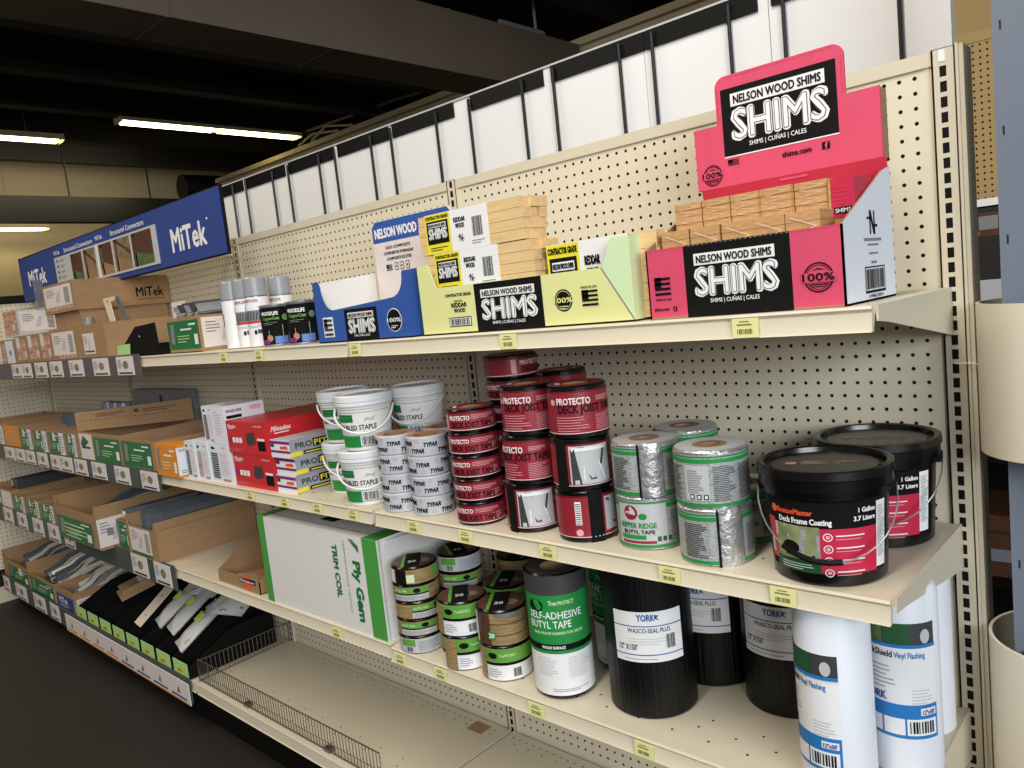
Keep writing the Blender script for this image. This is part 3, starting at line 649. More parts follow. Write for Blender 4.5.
def handle(cx, r, zt, drop, mt='wire', th=.0016, a0=0):        # bail wire from two ears
    pts = []
    for i in range(19):
        a = pi*i/18; x = -r*cos(a); s = sin(a)
        pts.append((x*1.02, -r*.99*max(0, sin(a))**.6*.98-.004, zt-drop*s))
    return pts
def blackpail(label):
    t = thing('bucket', label, 'bucket'); rb, rt_, h = .0855, .095, .182
    def R(z): return rb+(rt_-rb)*z/h
    b = MB(); b.lathe([(.0, .004), (rb-.006, .004), (rb-.004, 0), (rb, .004), (R(.135), .135), (R(.135)+.004, .138), (R(.15)+.004, .150), (R(.15), .152), (R(.17), .17)], 'blackgloss', 64); b.build('pail_body', t)
    b = MB(); b.lathe([(rt_+.001, .150), (rt_+.006, .151), (rt_+.006, .168), (rt_+.009, .170), (rt_+.008, h), (rt_+.002, h+.001), (rt_-.003, h-.001), (rt_-.005, h-.009), (rt_-.012, h-.010), (rt_-.014, h-.007), (.0, h-.007)], 'blackgloss', 64); b.build('lid', t)
    b = MB(); d = D(b, topf(0, -.02, h-.007)); d.circle(-.05, .02, .009, 'rust', 1); d.lines(-.035, .012, .055, .036, 3, 'rust', 1, .3); b.build('lid_print', t)
    b = MB(); d = D(b, cyl(rb, 0, (rt_-rb)/h), .007); z0, z1 = .022, .136; u0, u1 = -.104, .092
    d.rect(u0, z0, u1, z1, 'blackmat', 1); d.rect(u0, z0+.012, u0+.018, z1-.035, 'red', 2); d.bars(u0+.003, z0+.02, u0+.013, z0+.045, 'wht', 3, 5)
    d.rect(u0+.019, z0+.004, -.012, z1-.04, 'lawn', 2); d.poly([(u0+.019,z1-.04),(u0+.042,z1-.04),(-.012,z0+.03),(-.012,z0+.022),(u0+.019,z0+.05)], 'ltgray', 3); d.poly([(-.062,.078),(-.035,.092),(-.012,.082),(-.012,.05),(-.04,.046)], 'foilprint', 3)
    d.circle(-.056, .060, .014, 'ink', 4, rv=.011); d.poly([(-.062,.055),(-.02,.050),(-.02,.046),(-.066,.046)], 'ink', 4)
    d.rect(u0+.019, z0, -.012, z0+.020, 'dkgreen', 4); d.lines(-.075, z0+.004, -.02, z0+.016, 3, 'wht', 5, .3)
    d.rect(-.012, z0, .072, z1-.042, 'crim', 2)
    for i in range(4):
        v = z1-.055-i*.019; d.ring(-.001, v, .0052, .0066, 'wht', 3, 16); d.circle(-.001, v, .003, 'rosy', 3); d.rect(.010, v+.001, .050, v+.003, 'wht', 3); d.rect(.010, v-.004, .045, v-.003, 'rosy', 3)
    d.rect(.072, z0+.004, u1, z1-.006, 'wht', 2); d.lines(.074, z0+.02, u1-.002, z1-.012, 26, 'gray', 3, .35)
    d.circle(-.083, z1-.018, .0065, 'orng', 3); d.text('BostonMaster', -.075, z1-.022, .055, .0085, 'orng', 3, .03); d.text('Deck Frame Coating', -.073, z1-.036, .078, .0088, 'wht', 3, .04)
    d.text('1 Gallon', .042, z1-.018, .026, .007, 'wht', 3, .04); d.text('3.7 Liters', .035, z1-.031, .033, .007, 'wht', 3, .04)
    b.build('label', t)
    for s in (-1, 1): b = MB(); b.obox((s*(rt_+.003), 0, .143), (.010,0,0), (0,.022,0), (0,0,.016), 'black'); b.build('handle_ear', t)
    b = MB(); p = handle(0, rt_+.006, .143, .098); b.tube(p, .0013, 'silver', 6); b.tube(p[5:11], .0048, 'blackgloss', 8); b.build('handle', t)
    return t
place(blackpail, [(-.125,-.308,ZM,0,'black pail with a red label and wire handle, in front at the shelf end'), (-.108,-.108,ZM,-6,'black pail with a red and white label, behind the front one against the post')], 'black deck coating pails')

def whitepail(label):
    t = thing('bucket', label, 'bucket'); rb, rt_, h = .060, .072, .1445
    def R(z): return rb+(rt_-rb)*z/h
    b = MB(); b.lathe([(.0, .003), (rb-.005, .003), (rb-.003, 0), (rb, .003), (R(.108), .108), (R(.108)+.003, .110), (R(.113)+.003, .114), (R(.114), .115), (R(.125), .125)], 'white'); b.build('pail_body', t)
    b = MB(); b.lathe([(rt_, .116), (rt_+.003, .117), (rt_+.003, .124), (rt_+.0005, .126), (rt_+.0035, .128), (rt_+.0035, h-.003), (rt_, h), (rt_-.004, h), (rt_-.006, h-.005), (0, h-.005)], 'lid'); b.build('lid', t)
    b = MB(); d = D(b, cyl(rb, 0, (rt_-rb)/h), .006); C_ = .085
    d.rect(-C_, .100, C_, .1012, 'green', 1); d.rect(-C_, .012, C_, .014, 'green', 1); d.rect(-.062, .076, -.012, .096, 'mgreen', 1); d.lines(-.058, .080, -.016, .093, 2, 'green', 2, .5)
    d.text('DOUBLED STAPLE', -.062, .056, .104, .0125, 'ink', 2, .02); d.poly([(.012,.078),(.02,.088),(.03,.083),(.04,.09),(.036,.078)], 'ltgray', 2); d.text('1 LB', .012, .046, .016, .006, 'gray', 2)
    d.rect(-.060, .010, .0, .040, 'green', 2); d.lines(-.056, .014, -.02, .034, 3, 'lime', 3, .2); d.rect(0, .014, .046, .040, 'wht', 2); d.bars(.004, .016, .042, .038, 'ink', 3, 12); d.rect(-C_, .041, C_, .042, 'green', 2)
    b.build('label', t)
    b = MB(); b.tube(handle(0, rt_+.002, .108, .060), .0028, 'lid', 6); b.build('handle', t, None, radians(10))
    return t
place(whitepail, [(-1.318,-.330,ZM,-22,'white pail with green label, lower of the front pile beside the grey tape'),
 (-1.305,-.326,ZM+.1445,-18,'white pail with green label and lowered handle, on top of the front pile'),
 (-1.478,-.27,ZM,-8,'white pail with green label, lower of the left pile behind the nail boxes'),
 (-1.475,-.268,ZM+.1445,-8,'white pail with green label, on top of the left pile'),
 (-1.262,-.178,ZM,0,'white pail hidden under the rear right one'), (-1.262,-.178,ZM+.1445,-34,'white pail with green label, on top at the rear right')], 'white staple pails')
for o in bpy.data.objects:
    if o.name.startswith('flashing_roll') and abs(o.location.x+.120) < .001:
        for c in o.children:
            if c.name.startswith('label'): c.location.z = -.022
# ================================================================== shim display boxes
def logo(d, u, v, w, h, l=2, strip=True, sub=True, panel=True):
    if panel: d.rect(u, v, u+w, v+h, 'ink', l)
    if strip:
        d.rect(u+w*.09, v+h*.72, u+w*.91, v+h*.91, 'wht', l+1); d.text('NELSON WOOD SHIMS', u+w*.12, v+h*.755, w*.76, h*.12, 'ink', l+2, .03)
    d.text('SHIMS', u+w*.10, v+h*.235, w*.82, h*.43, 'wht', l+1, .06)
    d.text('SHIMS', u+w*.115, v+h*.245, w*.79, h*.415, 'dkgray', l+2, .03); d.text('SHIMS', u+w*.115, v+h*.245, w*.79, h*.415, 'wht', l+3, .008)
    if sub: d.text('SHIMS | CU\u00d1AS | CALES', u+w*.24, v+h*.10, w*.50, h*.065, 'wht', l+1, .01)
def badge(d, u, v, r, mt='ink', bg=None):
    if bg: d.circle(u, v, r, bg, 1)
    d.ring(u, v, r*.9, r, mt, 2); d.ring(u, v, r*.78, r*.82, mt, 2); d.rect(u-r*1.15, v-r*.32, u+r*1.15, v+r*.32, 'pink' if bg is None else bg, 3)
    d.text('100%', u-r*1.05, v-r*.22, r*2.1, r*.5, mt, 4, .03); d.rect(u-r*.6, v-r*.5, u+r*.6, v-r*.42, mt, 2); d.rect(u-r*.5, v-r*.64, u+r*.5, v-r*.58, mt, 2); d.poly([(u-r*.5,v+r*.45),(u,v+r*.62),(u+r*.5,v+r*.45),(u,v+r*.52)], mt, 2)
def monogram(d, u, v, s):
    d.rect(u-s*.32, v-s*.5, u-s*.2, v+s*.5, 'ink', 2); d.rect(u+s*.2, v-s*.5, u+s*.32, v+s*.5, 'ink', 2); d.poly([(u-s*.34,v+s*.5),(u-s*.14,v+s*.5),(u+s*.34,v-s*.5),(u+s*.14,v-s*.5)], 'ink', 2)
    d.poly([(u-s*.62,v+s*.12),(u-s*.62,v+s*.24),(u+s*.1,v+s*.18)], 'ink', 2); d.poly([(u-s*.1,v-s*.12),(u+s*.62,v-s*.2),(u+s*.62,v-s*.06)], 'ink', 2)
def pinkbox():
    x0, w, dp, H = -.370, .325, .225, .1165
    t = thing('shim_display_box', 'large pink and white cardboard display box with tall pink header at the shelf end', 'display box', (x0, -.392, ZT+.0005))
    b = MB(); b.box(0, w, 0, dp, 0, .003, 'cardboard')
    b.box(0, w, 0, .003, .003, H, 'pink'); b.box(.003, w-.003, dp-.003, dp, .003, .222, 'cardboard')
    sd = [(0, 0), (dp, 0), (dp, .207), (.185, .198), (0, H)]
    for x, mo, mi in ((0, 'pink', 'cardboard'), (w-.003, 'cardboard', 'whtbox')):
        P = [(x, a, c) for a, c in sd]; Q = [(x+.003, a, c) for a, c in sd]
        b.add(P, [(4,3,2,1,0)], mo); b.add(Q, [(0,1,2,3,4)], mi); b.add(P+Q, [[i, (i+1) % 5, 5+(i+1) % 5, 5+i] for i in range(5)], 'cardboard')
    b.box(.003, w-.003, .003, .006, .003, H-.001, 'cardboard')
    d = D(b, front(0, 0, 0)); d.rect(.072, .0, .249, H, 'ink', 1); logo(d, .075, .012, .165, .098, 1, panel=False)
    d.flag(.014, .040, .030, .030, 'ink'); d.text('MADE IN USA', .014, .031, .030, .004, 'ink'); d.text('shims.com', .010, .014, .028, .006, 'ink'); d.rect(.046, .012, .053, .020, 'ink', 2); d.text('f', .0485, .0125, .003, .006, 'pink', 3, .03)
    badge(d, .288, .045, .022)
    n = 40
    for i in range(n): d.rect(i*w/n, H-.002, (i+.5)*w/n, H-.001, 'pinkdk' if not 9 < i < 31 else 'gray', 3)
    d = D(b, right(w, 0, 0)); monogram(d, .125, .118, .036); d.rect(.085, .090, .165, .0945, 'gray'); d.rect(.1, .083, .15, .086, 'gray'); d.rect(.105, .070, .145, .073, 'gray'); d.rect(.113, .056, .138, .060, 'gray')
    for q in ((.082,.012,.084,.052),(.170,.012,.172,.052),(.082,.050,.172,.052),(.082,.012,.172,.016)): d.rect(*q, 'ink', 2)
    d.bars(.087, .018, .168, .048, 'ink', 2, 22); d.text('0 99986 23500 1', .095, .005, .065, .005, 'ink')
    b.build('tray', t)
    b = MB(); y = dp-.012
    prof = [(-.007, .222), (.150, .222), (.150, .214), (.198, .214), (.198, .222), (.320, .222), (.320, .333), (.268, .333), (.268, .395)]
    for i in range(7): a = pi/2*i/6; prof.append((.268-.020+.020*cos(a), .395+.020*sin(a)))
    for i in range(7): a = pi/2*i/6; prof.append((.040+.020-.020*sin(a), .395+.020*cos(a)))
    prof += [(.040, .333), (-.007, .333)]
    b.prism(prof, y, y+.005, 'pink', 'cardboard')
    b.box(.316, .320, y+.005, y+.032, .222, .331, 'cardboard'); b.box(-.007, -.003, y+.005, y+.032, .222, .331, 'cardboard')
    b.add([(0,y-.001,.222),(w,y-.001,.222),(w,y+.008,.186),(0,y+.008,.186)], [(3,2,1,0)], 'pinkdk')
    d = D(b, front(0, y, 0)); d.rect(.051, .272, .255, .274, 'wht', 1); logo(d, .051, .274, .204, .118, 1)
    for q in range(34): d.rect(.062+q*.0056, .4105, .065+q*.0056, .4115, 'pinkdk', 2)
    for q in range(10): d.rect(.2635, .336+q*.0062, .2645, .339+q*.0062, 'pinkdk', 2); d.rect(.044, .336+q*.0062, .045, .339+q*.0062, 'pinkdk', 2)
    d.flag(.057, .258, .021, .010, 'ink'); d.text('shims.com', .158, .253, .05, .009, 'ink', 2, .03); d.rect(.226, .252, .239, .264, 'ink', 2); d.text('f', .231, .253, .005, .010, 'pink', 3, .04)
    badge(d, .025, .246, .019)
    b.build('header', t)
pinkbox()
rb = random.Random(4)
def pack(w, dd, h, fan=5):
    def mk(label):
        t = thing('shim_pack', label, 'shim pack'); b = MB()
        for i in range(fan):
            z0, z1 = h*i/fan, h*(i+1)/fan-.0006; j = rb.uniform(0, .003)
            b.add([(x, y, z) for x, y, z in ((0,j,z0),(w,j,z0),(w,dd,z0),(0,dd,z0),(0,j,z1),(w,j,z1),(w,dd,z1),(0,dd,z1))], [(3,2,1,0),(4,5,6,7),(0,1,5,4),(1,2,6,5),(2,3,7,6),(3,0,4,7)], 'woodend')
        b.build('shims', t)
        b = MB(); d = D(b, front(0, -.0006, 0))       # glints on the crinkled wrap, painted as pale zigzag strips
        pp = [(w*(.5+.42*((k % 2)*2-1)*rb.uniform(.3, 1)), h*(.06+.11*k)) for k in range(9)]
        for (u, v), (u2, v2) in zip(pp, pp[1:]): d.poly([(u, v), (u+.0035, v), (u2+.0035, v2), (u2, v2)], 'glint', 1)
        b.build('wrap_glints', t)
        return t
    return mk
cols = [(-.3475, .054), (-.2925, .054), (-.2375, .050), (-.1865, .052), (-.1335, .053)]
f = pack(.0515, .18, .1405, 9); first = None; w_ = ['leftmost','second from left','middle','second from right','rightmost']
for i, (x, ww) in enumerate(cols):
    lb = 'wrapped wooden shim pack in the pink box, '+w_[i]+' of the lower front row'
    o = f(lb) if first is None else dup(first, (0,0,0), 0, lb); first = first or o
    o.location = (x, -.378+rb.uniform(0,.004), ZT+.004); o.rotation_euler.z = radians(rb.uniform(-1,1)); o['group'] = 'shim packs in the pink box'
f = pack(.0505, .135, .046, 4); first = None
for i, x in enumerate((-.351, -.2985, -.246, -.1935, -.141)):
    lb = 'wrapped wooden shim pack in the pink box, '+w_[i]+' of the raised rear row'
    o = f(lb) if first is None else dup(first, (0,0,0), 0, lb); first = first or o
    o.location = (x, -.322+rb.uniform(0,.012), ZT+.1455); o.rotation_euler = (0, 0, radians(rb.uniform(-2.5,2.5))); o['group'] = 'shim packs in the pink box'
t = thing('shim_pack', 'shim pack with a pink label and wooden end, far right inside the pink box', 'shim pack', (-.0885, -.318, ZT+.004), 0, 'shim packs in the pink box')
b = MB(); b.box(0, .038, 0, .13, 0, .183, 'woodend'); b.build('shims', t)
b = MB(); b.box(.004, .0384, -.0008, .10, .125, .1834, 'crim'); d = D(b, front(.004, -.0008, .125)); d.lines(.004, .02, .030, .05, 5, 'pinkdk', 1, .4); d.rect(.004, .006, .030, .016, 'ink', 1); d.text('SHIMS', .006, .008, .022, .006, 'wht', 2); b.build('label', t)

def yellowbox():
    x0, w, dp, H = -.957, .557, .145, .099
    t = thing('shim_display_box', 'long yellow green cardboard display box with a black SHIMS panel', 'display box', (x0, -.392, ZT+.0005))
    b = MB(); b.box(0, w, 0, dp, 0, .003, 'yellow'); b.box(.003, w-.003, dp-.003, dp, .003, .10, 'ltgreen')
    b.prism([(0,0),(w,0),(w,.148),(w-.038,.149),(w-.062,H),(.055,H+.002),(.035,.152),(0,.152)], 0, .003, 'yellow', 'ltgreen')
    for x, mt in ((0, 'yellow'), (w-.003, 'ltgreen')):
        b.add([(xx, a, c) for xx in (x, x+.003) for a, c in ((.003,0),(dp,0),(dp,.15),(.003,.15))], [(3,2,1,0),(4,5,6,7),(3,7,6,2),(2,6,5,1)], mt)
    d = D(b, front(0, 0, 0)); d.poly([(w-.001,.004),(w-.001,.147),(w-.038,.148),(w-.062,H-.001)], 'ltgreen', 1); d.poly([(w-.002,.002),(w-.0005,.004),(w-.062,H),(w-.064,H-.001)], 'gray', 2)
    d.rect(.170, 0, .352, H+.0003, 'ink', 1); logo(d, .172, .006, .178, .088, 1, panel=False)
    d.text('CONTRACTOR GRADE', .082, .079, .078, .006, 'ink', 1, .03); d.text('NELSON', .108, .067, .024, .004, 'ink'); d.text('REDDAR', .098, .056, .046, .009, 'ink', 1, .04); d.text('WOOD', .104, .045, .034, .008, 'ink', 1, .04)
    d.rect(.086, .015, .154, .035, 'ink', 1); d.rect(.088, .017, .152, .033, 'wht', 2); d.bars(.091, .018, .149, .032, 'ink', 3, 20)
    d.circle(.402, .048, .021, 'ink', 1); d.text('100%', .380, .044, .044, .009, 'yellow', 3, .04); d.lines(.392, .032, .414, .040, 2, 'yellow', 3, .4); d.ring(.402, .048, .017, .018, 'yellow', 2)
    d.text('MADE IN USA', .445, .066, .036, .004, 'ink'); d.flag(.446, .034, .036, .029, 'ink')
    b.build('tray', t)
yellowbox()
def bundle(n, w, dd, h, lab):
    def mk(label):
        t = thing('shim_bundle', label, 'shim bundle'); b = MB()
        for i in range(n):
            a = rb.uniform(0, .006); z0, z1 = h*i/n, h*(i+1)/n-.0007
            for s in range(3): b.box(a*(s == 0), w-rb.uniform(0,.012), dd*s/3, dd*(s+1)/3-.001, z0, z1, 'wood')
        b.build('shims', t)
        b = MB(); u0, u1 = lab; b.box(u0, u1, -.0012, dd+.001, -.0004, h+.0008, 'wht'); d = D(b, front(u0, -.0012, 0)); wy = (u1-u0)*.42
        d.rect(0, .0, wy, h, 'yel', 1); d.text('CONTRACTOR GRADE', .004, h*.88, wy-.008, h*.08, 'ink', 2, .03); logo(d, .006, h*.25, wy-.012, h*.58, 2, sub=False); d.lines(.012, h*.08, wy-.01, h*.2, 2, 'ink', 2, .35)
        d.text('REDDAR', wy+.012, h*.70, .034, h*.11, 'ink', 1, .04); d.text('WOOD', wy+.016, h*.55, .026, h*.11, 'ink', 1, .04); monogram(d, wy+.03, h*.3, h*.18)
        d.bars(u1-u0-.045, h*.28, u1-u0-.015, h*.75, 'ink', 1, 12); d.lines(u1-u0-.05, h*.1, u1-u0-.01, h*.22, 2, 'gray', 1, .35)
        b.build('wrap_label', t); return t
    return mk
place_b = [(-.940, ZT+.0048, 'bottom one, hidden'), (-.944, ZT+.0900, 'middle one, label half hidden'), (-.962, ZT+.1752, 'top one with full SHIMS label')]
f = bundle(4, .315, .075, .0838, (.025, .215)); first = None
for x, z, l in place_b:
    lb = 'pale wooden shim bundle, yellow box left stack, '+l
    o = f(lb) if first is None else dup(first, (0,0,0), 0, lb); first = first or o
    o.location = (x, -.370, z); o['group'] = 'shim bundles in the yellow box'
f = bundle(5, .25, .06, .149, (.0, .185)); o = f('pale wooden shim bundle in the yellow box, right of the stacked ones'); o.location = (-.610, -.360, ZT+.0048)
o = thing('shim_bundle', 'pale wooden shim bundle lying at the back right of the yellow box', 'shim bundle', (-.61, -.295, ZT+.0048)); b = MB()
for i in range(5): b.box(0, .20+.004*i, 0, .034, i*.0305, i*.0305+.0298, 'wood')
b.build('shims', o); b = MB(); b.box(.02, .12, -.001, .035, -.0003, .1525, 'wht'); b.build('wrap_label', o)

def bluebox():
    x0, w, dp = -1.357, .372, .20
    t = thing('shim_display_box', 'blue cardboard display box with a cut out front and rounded blue header card', 'display box', (x0, -.400, ZT+.0005))
    b = MB(); b.box(0, w, 0, dp, 0, .003, 'wall')
    pr = [(0,0),(w,0),(w,.150),(w-.014,.150)]+[(w-.017-.05*(i/6)**2, .145-.052*sin(pi/2*i/6)) for i in range(7)]+[(.075-.045*sin(pi/2*i/6), .080+.062*(1-cos(pi/2*i/6))) for i in range(7)]+[(.024,.154),(0,.154)]
    b.prism(pr, 0, .003, 'blue', 'white')
    for x, mt in ((0, 'blue'), (w-.003, 'blue')):
        b.add([(xx, a, c) for xx in (x, x+.003) for a, c in ((.003,0),(dp,0),(dp,.17),(.003,.15))], [(3,2,1,0),(3,7,6,2),(2,6,5,1)], mt)
        b.add([(x+(.003 if x == 0 else 0), a, c) for a, c in ((.003,0),(dp,0),(dp,.17),(.003,.15))], [(0,1,2,3)], 'white'); b.add([(x+(0 if x == 0 else .003), a, c) for a, c in ((.003,0),(dp,0),(dp,.17),(.003,.15))], [(0,1,2,3)], 'blue')
    d = D(b, front(0, 0, 0)); d.rect(.122, 0, .250, .078, 'ink', 1); logo(d, .124, .004, .124, .072, 1, panel=False)
    d.rect(.028, .014, .072, .064, 'wht', 1); d.flag(.032, .018, .036, .042, 'dkgray', l=2); d.circle(.312, .042, .027, 'wht', 1); d.circle(.312, .042, .025, 'ink', 2); d.text('100%', .288, .038, .048, .009, 'wht', 3, .03); d.lines(.300, .024, .324, .032, 2, 'wht', 3, .4)
    b.build('tray', t)
    b = MB(); X0, X1 = .022, .335; y = dp-.006; CW = 'card'
    pr = [(X0,.003),(X1,.003),(X1,.285)]+[(X1-.015+.015*cos(a), .287+.015*sin(a)) for a in (.3,.8,1.2,1.57)]+[(X0+.015-.015*sin(a), .287+.015*cos(a)) for a in (0,.4,.8,1.2)]+[(X0,.285)]
    b.prism(pr, y, y+.003, 'card')
    d = D(b, front(0, y, 0)); d.poly([(X0+.001,.245),(X1-.001,.245),(X1-.001,.285),(X1-.014,.300),(X0+.015,.300),(X0+.001,.285)], 'blue', 1)
    d.text('NELSON WOOD', X0+.012, .257, .17, .024, 'wht', 2, .04)
    for i, s in enumerate(('LIXO COMPOSITE', 'COMPUESTAS FORRADAS', 'COMPOSITE SCUTES')): d.text(s, X0+.05-.01*(i == 1), .226-.015*i, .10+.02*(i == 1), .0075, 'ink', 1, .03)
    d.flag(X0+.045, .170, .024, .015, 'ink')
    for i in range(3): d.rect(X0+.078+.023*i, .168, X0+.093+.023*i, .188, 'ink', 1); d.rect(X0+.080+.023*i, .170, X0+.091+.023*i, .186, 'card', 2); d.circle(X0+.0855+.023*i, .178, .003, 'ink', 3)
    d.poly([(.215,.226),(.235,.215),(.24,.220),(.22,.231)], 'ink', 1)
    b.build('header_card', t)
bluebox()
t = thing('shim_pack', 'small blue and white shim pack lying alone inside the blue display box', 'shim pack', (-1.28, -.30, ZT+.0038))
b = MB(); b.box(0, .16, 0, .05, 0, .085, 'wht'); d = D(b, front(0, 0, 0)); d.rect(0, .055, .07, .085, 'blue', 1); d.text('SHIMS', .01, .062, .045, .014, 'wht', 2, .03); d.bars(.09, .06, .13, .08, 'gray', 1); b.build('pack', t)

# wood finish cans and spray cans
def fincan(label):
    r, h = .0425, .118; t = thing('paint_can', label, 'can'); b = MB()
    b.lathe([(0, .003), (r-.003, .003), (r, 0), (r+.001, .003), (r, .006), (r, h-.008), (r+.0015, h-.005), (r+.0015, h-.001), (r-.003, h), (r-.008, h-.003), (r-.011, h-.004), (0, h-.004)], ['silver']*4+['black']+['silver']*6); b.build('can', t)
    b = MB(); d = D(b, cyl(r, 0), .006); C_ = pi*r
    d.rect(-C_, .007, C_, h-.010, 'blackmat', 1); d.poly([(-.055,.012),(-.055,.035),(-.02,.046),(-.02,.012)], 'copper', 2); d.poly([(-.02,.012),(-.02,.046),(.02,.060),(.02,.012)], 'copper', 2); d.poly([(.02,.012),(.02,.060),(.055,.068),(.055,.012)], 'copper', 2); d.rect(-.055, .008, -.02, .020, 'purple', 3); d.rect(-.004, .008, .032, .028, 'skyblue', 3); d.circle(-.018, .024, .009, 'salmon', 3)
    d.text('WOODLIFE', -.040, .088, .052, .010, 'wht', 2, .03); d.text('CopperCoat', -.036, .075, .050, .009, 'lime', 2, .03); d.circle(.030, .080, .009, 'copper', 3); d.lines(-.036, .062, .01, .071, 2, 'gray', 2, .3)
    b.build('label', t); return t
h = .122
place(fincan, [(-1.641,-.345,ZT,-8,'black can with green lettering, next to the spray cans'), (-1.503,-.345,ZT,-8,'black can with green lettering, next to the blue display box')], 'black wood finish cans')
def spray(label):
    r, h = .034, .205; t = thing('spray_can', label, 'spray can'); b = MB()
    b.lathe([(0, .004), (r-.004, .003), (r-.002, 0), (r, .003), (r, .146), (r-.003, .151), (0, .152)], ['silver', 'silver', 'silver', 'wht', 'silver', 'silver']); b.build('can', t)
    b = MB(); b.lathe([(r-.003, .149), (r, .150), (r-.001, .200), (r-.005, h), (0, h)], 'cap', 32); b.build('cap', t)
    b = MB(); d = D(b, cyl(r, 0), .006); d.text('KRYLON', -.03, .132, .04, .008, 'dkred', 1, .03); d.rect(-.04, .075, .05, .108, 'gray', 1)
    for i in range(9): d.poly([(-.038+i*.009,.080),(-.034+i*.009,.080),(-.029+i*.009,.104),(-.032+i*.009,.104)], 'dkgray', 2)
    d.poly([(-.04,.106),(-.04,.120),(-.01,.110),(.03,.114),(.05,.108),(.05,.103)], 'red', 3); d.rect(-.04, .071, .05, .077, 'red', 3); d.rect(-.010, .038, -.002, .050, 'ink', 1); d.rect(0, .040, .014, .052, 'dkgray', 1); d.lines(-.03, .058, .02, .066, 2, 'gray', 1, .3)
    b.build('label', t); return t
place(spray, [(-1.885,-.34,ZT,-150,'grey capped spray can, leftmost, its back label showing'), (-1.8145,-.336,ZT,-14,'grey capped spray can, second from the left'), (-1.7436,-.34,ZT,-14,'grey capped spray can, third from the left, red and grey band in full view'), (-1.78,-.238,ZT,-20,'grey capped spray can, rightmost, behind the black cans')], 'grey capped spray cans')
# ================================================================== boxes
def rbox(name, label, cat, x, y, z, w, dp, h, mt, fr=None, rg=None, tp=None, rz=0, group=None, bod='body'):
    """a closed printed box; its print is drawn straight on its faces"""
    b = MB(); b.box(0, w, 0, dp, 0, h, mt)
    if fr: fr(D(b, front(0, 0, 0)))
    if rg: rg(D(b, right(w, 0, 0)))
    if tp: tp(D(b, topf(0, 0, h)))
    o = b.build(name, None, (x, y, z), rz); tag(o, label, cat, group)
    return o
def milf(w, h):
    def f(d):
        d.text('Milwaukee', w*.04, h*.80, w*.22, h*.10, 'wht', 2, .02, skew=.3); d.rect(w*.06, h*.76, w*.2, h*.78, 'wht', 2); d.text('M18 2732', w*.74, h*.86, w*.2, h*.04, 'wht', 2)
        for i in range(4): d.rect(w*(.05+.09*i), h*.34, w*(.125+.09*i), h*.5, ('purple','wht','wht','wht')[i], 2)
        d.poly([(w*.5,h*.38),(w*.53,h*.66),(w*.72,h*.70),(w*.74,h*.36),(w*.56,h*.28)], 'dkgray', 2); d.rect(w*.80, h*.15, w*.98, h*.45, 'ink', 2); d.rect(w*.80, h*.45, w*.98, h*.52, 'wht', 3)
        d.rect(w*.05, h*.12, w*.4, h*.14, 'salmon', 2); d.rect(w*.05, h*.07, w*.3, h*.085, 'salmon', 2)
    return f
def mils(d):
    d.text('Milwaukee', .02, .070, .065, .015, 'wht', 2, .02, skew=.3); d.rect(.03, .062, .080, .065, 'wht', 2); d.poly([(.23,.05),(.235,.075),(.27,.08),(.28,.05),(.25,.04)], 'dkgray', 2)
rbox('tool_box', 'red printed tool box, lower of the two beside the nail boxes', 'box', -1.942, -.384, ZM, .235, .30, .104, 'red', milf(.235, .104), None, group='red tool boxes')
rbox('tool_box', 'red printed tool box, upper of the two, its long red side showing', 'box', -1.955, -.386, ZM+.1045, .230, .34, .101, 'red', milf(.230, .101), mils, lambda d: d.lines(.03, .05, .12, .08, 2, 'salmon', 1), group='red tool boxes')
def prof(d):
    w, h = .104, .052; d.rect(0, 0, w, h, 'wht', 1); d.rect(0, h*.78, w, h*.95, 'purple', 2); d.rect(0, h*.28, w, h*.42, 'purple', 2); d.rect(w*.02, h*.6, w*.2, h*.78, 'dkgray', 3); d.poly([(w*.5,h*.5),(w*.52,h*.66),(w*.88,h*.70),(w*.9,h*.52)], 'orng', 3)
def pros(d):
    L, h = .165, .052; d.rect(0, 0, L, h, 'bluegray', 1); d.text('PRO', .02, h*.48, .055, h*.30, 'dkgray', 2, .03); d.rect(.078, h*.40, .135, h*.85, 'ink', 2); d.text('FIT', .083, h*.48, .045, h*.28, 'yel', 3, .03); d.rect(0, .003, .04, h*.3, 'yel', 2); d.rect(.045, h*.08, .14, h*.28, 'ink', 2); d.rect(.05, h*.14, .13, h*.2, 'yel', 3)
def whf(d, w, h, dark='ink'):
    d.poly([(w*.10,h*.88),(w*.2,h*.93),(w*.34,h*.88),(w*.2,h*.84)], 'ink', 1); d.poly([(w*.1,h*.08),(w*.1,h*.78),(w*.42,h*.76),(w*.42,h*.08)], 'ltgray', 1)
    for i in range(12): d.rect(w*.1, h*(.12+.055*i), w*.42, h*(.15+.055*i), dark, 2)
    d.lines(w*.52, h*.2, w*.92, h*.8, 12, 'rosy', 1, .3); d.circle(w*.72, h*.90, w*.12, 'rosy', 1, rv=h*.025); d.rect(w*.55, h*.05, w*.92, h*.11, 'salmon', 2)
def whs(d): d.text('PASLODE', .016, .100, .045, .008, 'ink', 1, .03); d.poly([(.006,.104),(.014,.110),(.014,.099)], 'red', 1); d.rect(.09, .098, .128, .111, 'rosy', 1); d.rect(.008, .08, .06, .09, 'ink', 1)
G = 'white nail boxes'
for i, (x, w, l) in enumerate(((-2.262,.072,'leftmost of the lower row'),(-2.186,.085,'second from left of the lower row'),(-2.097,.135,'right of the lower row, under the upper box'))):
    rbox('nail_box', 'white nail box with nail picture, '+l, 'box', x, -.392+.003*i, ZM, w, .15, .128, 'whtbox', lambda d, w=w: whf(d, w, .128, ('rust','cardin','ink')[0] if w == .085 else 'ink'), None, lambda d: None, group=G)
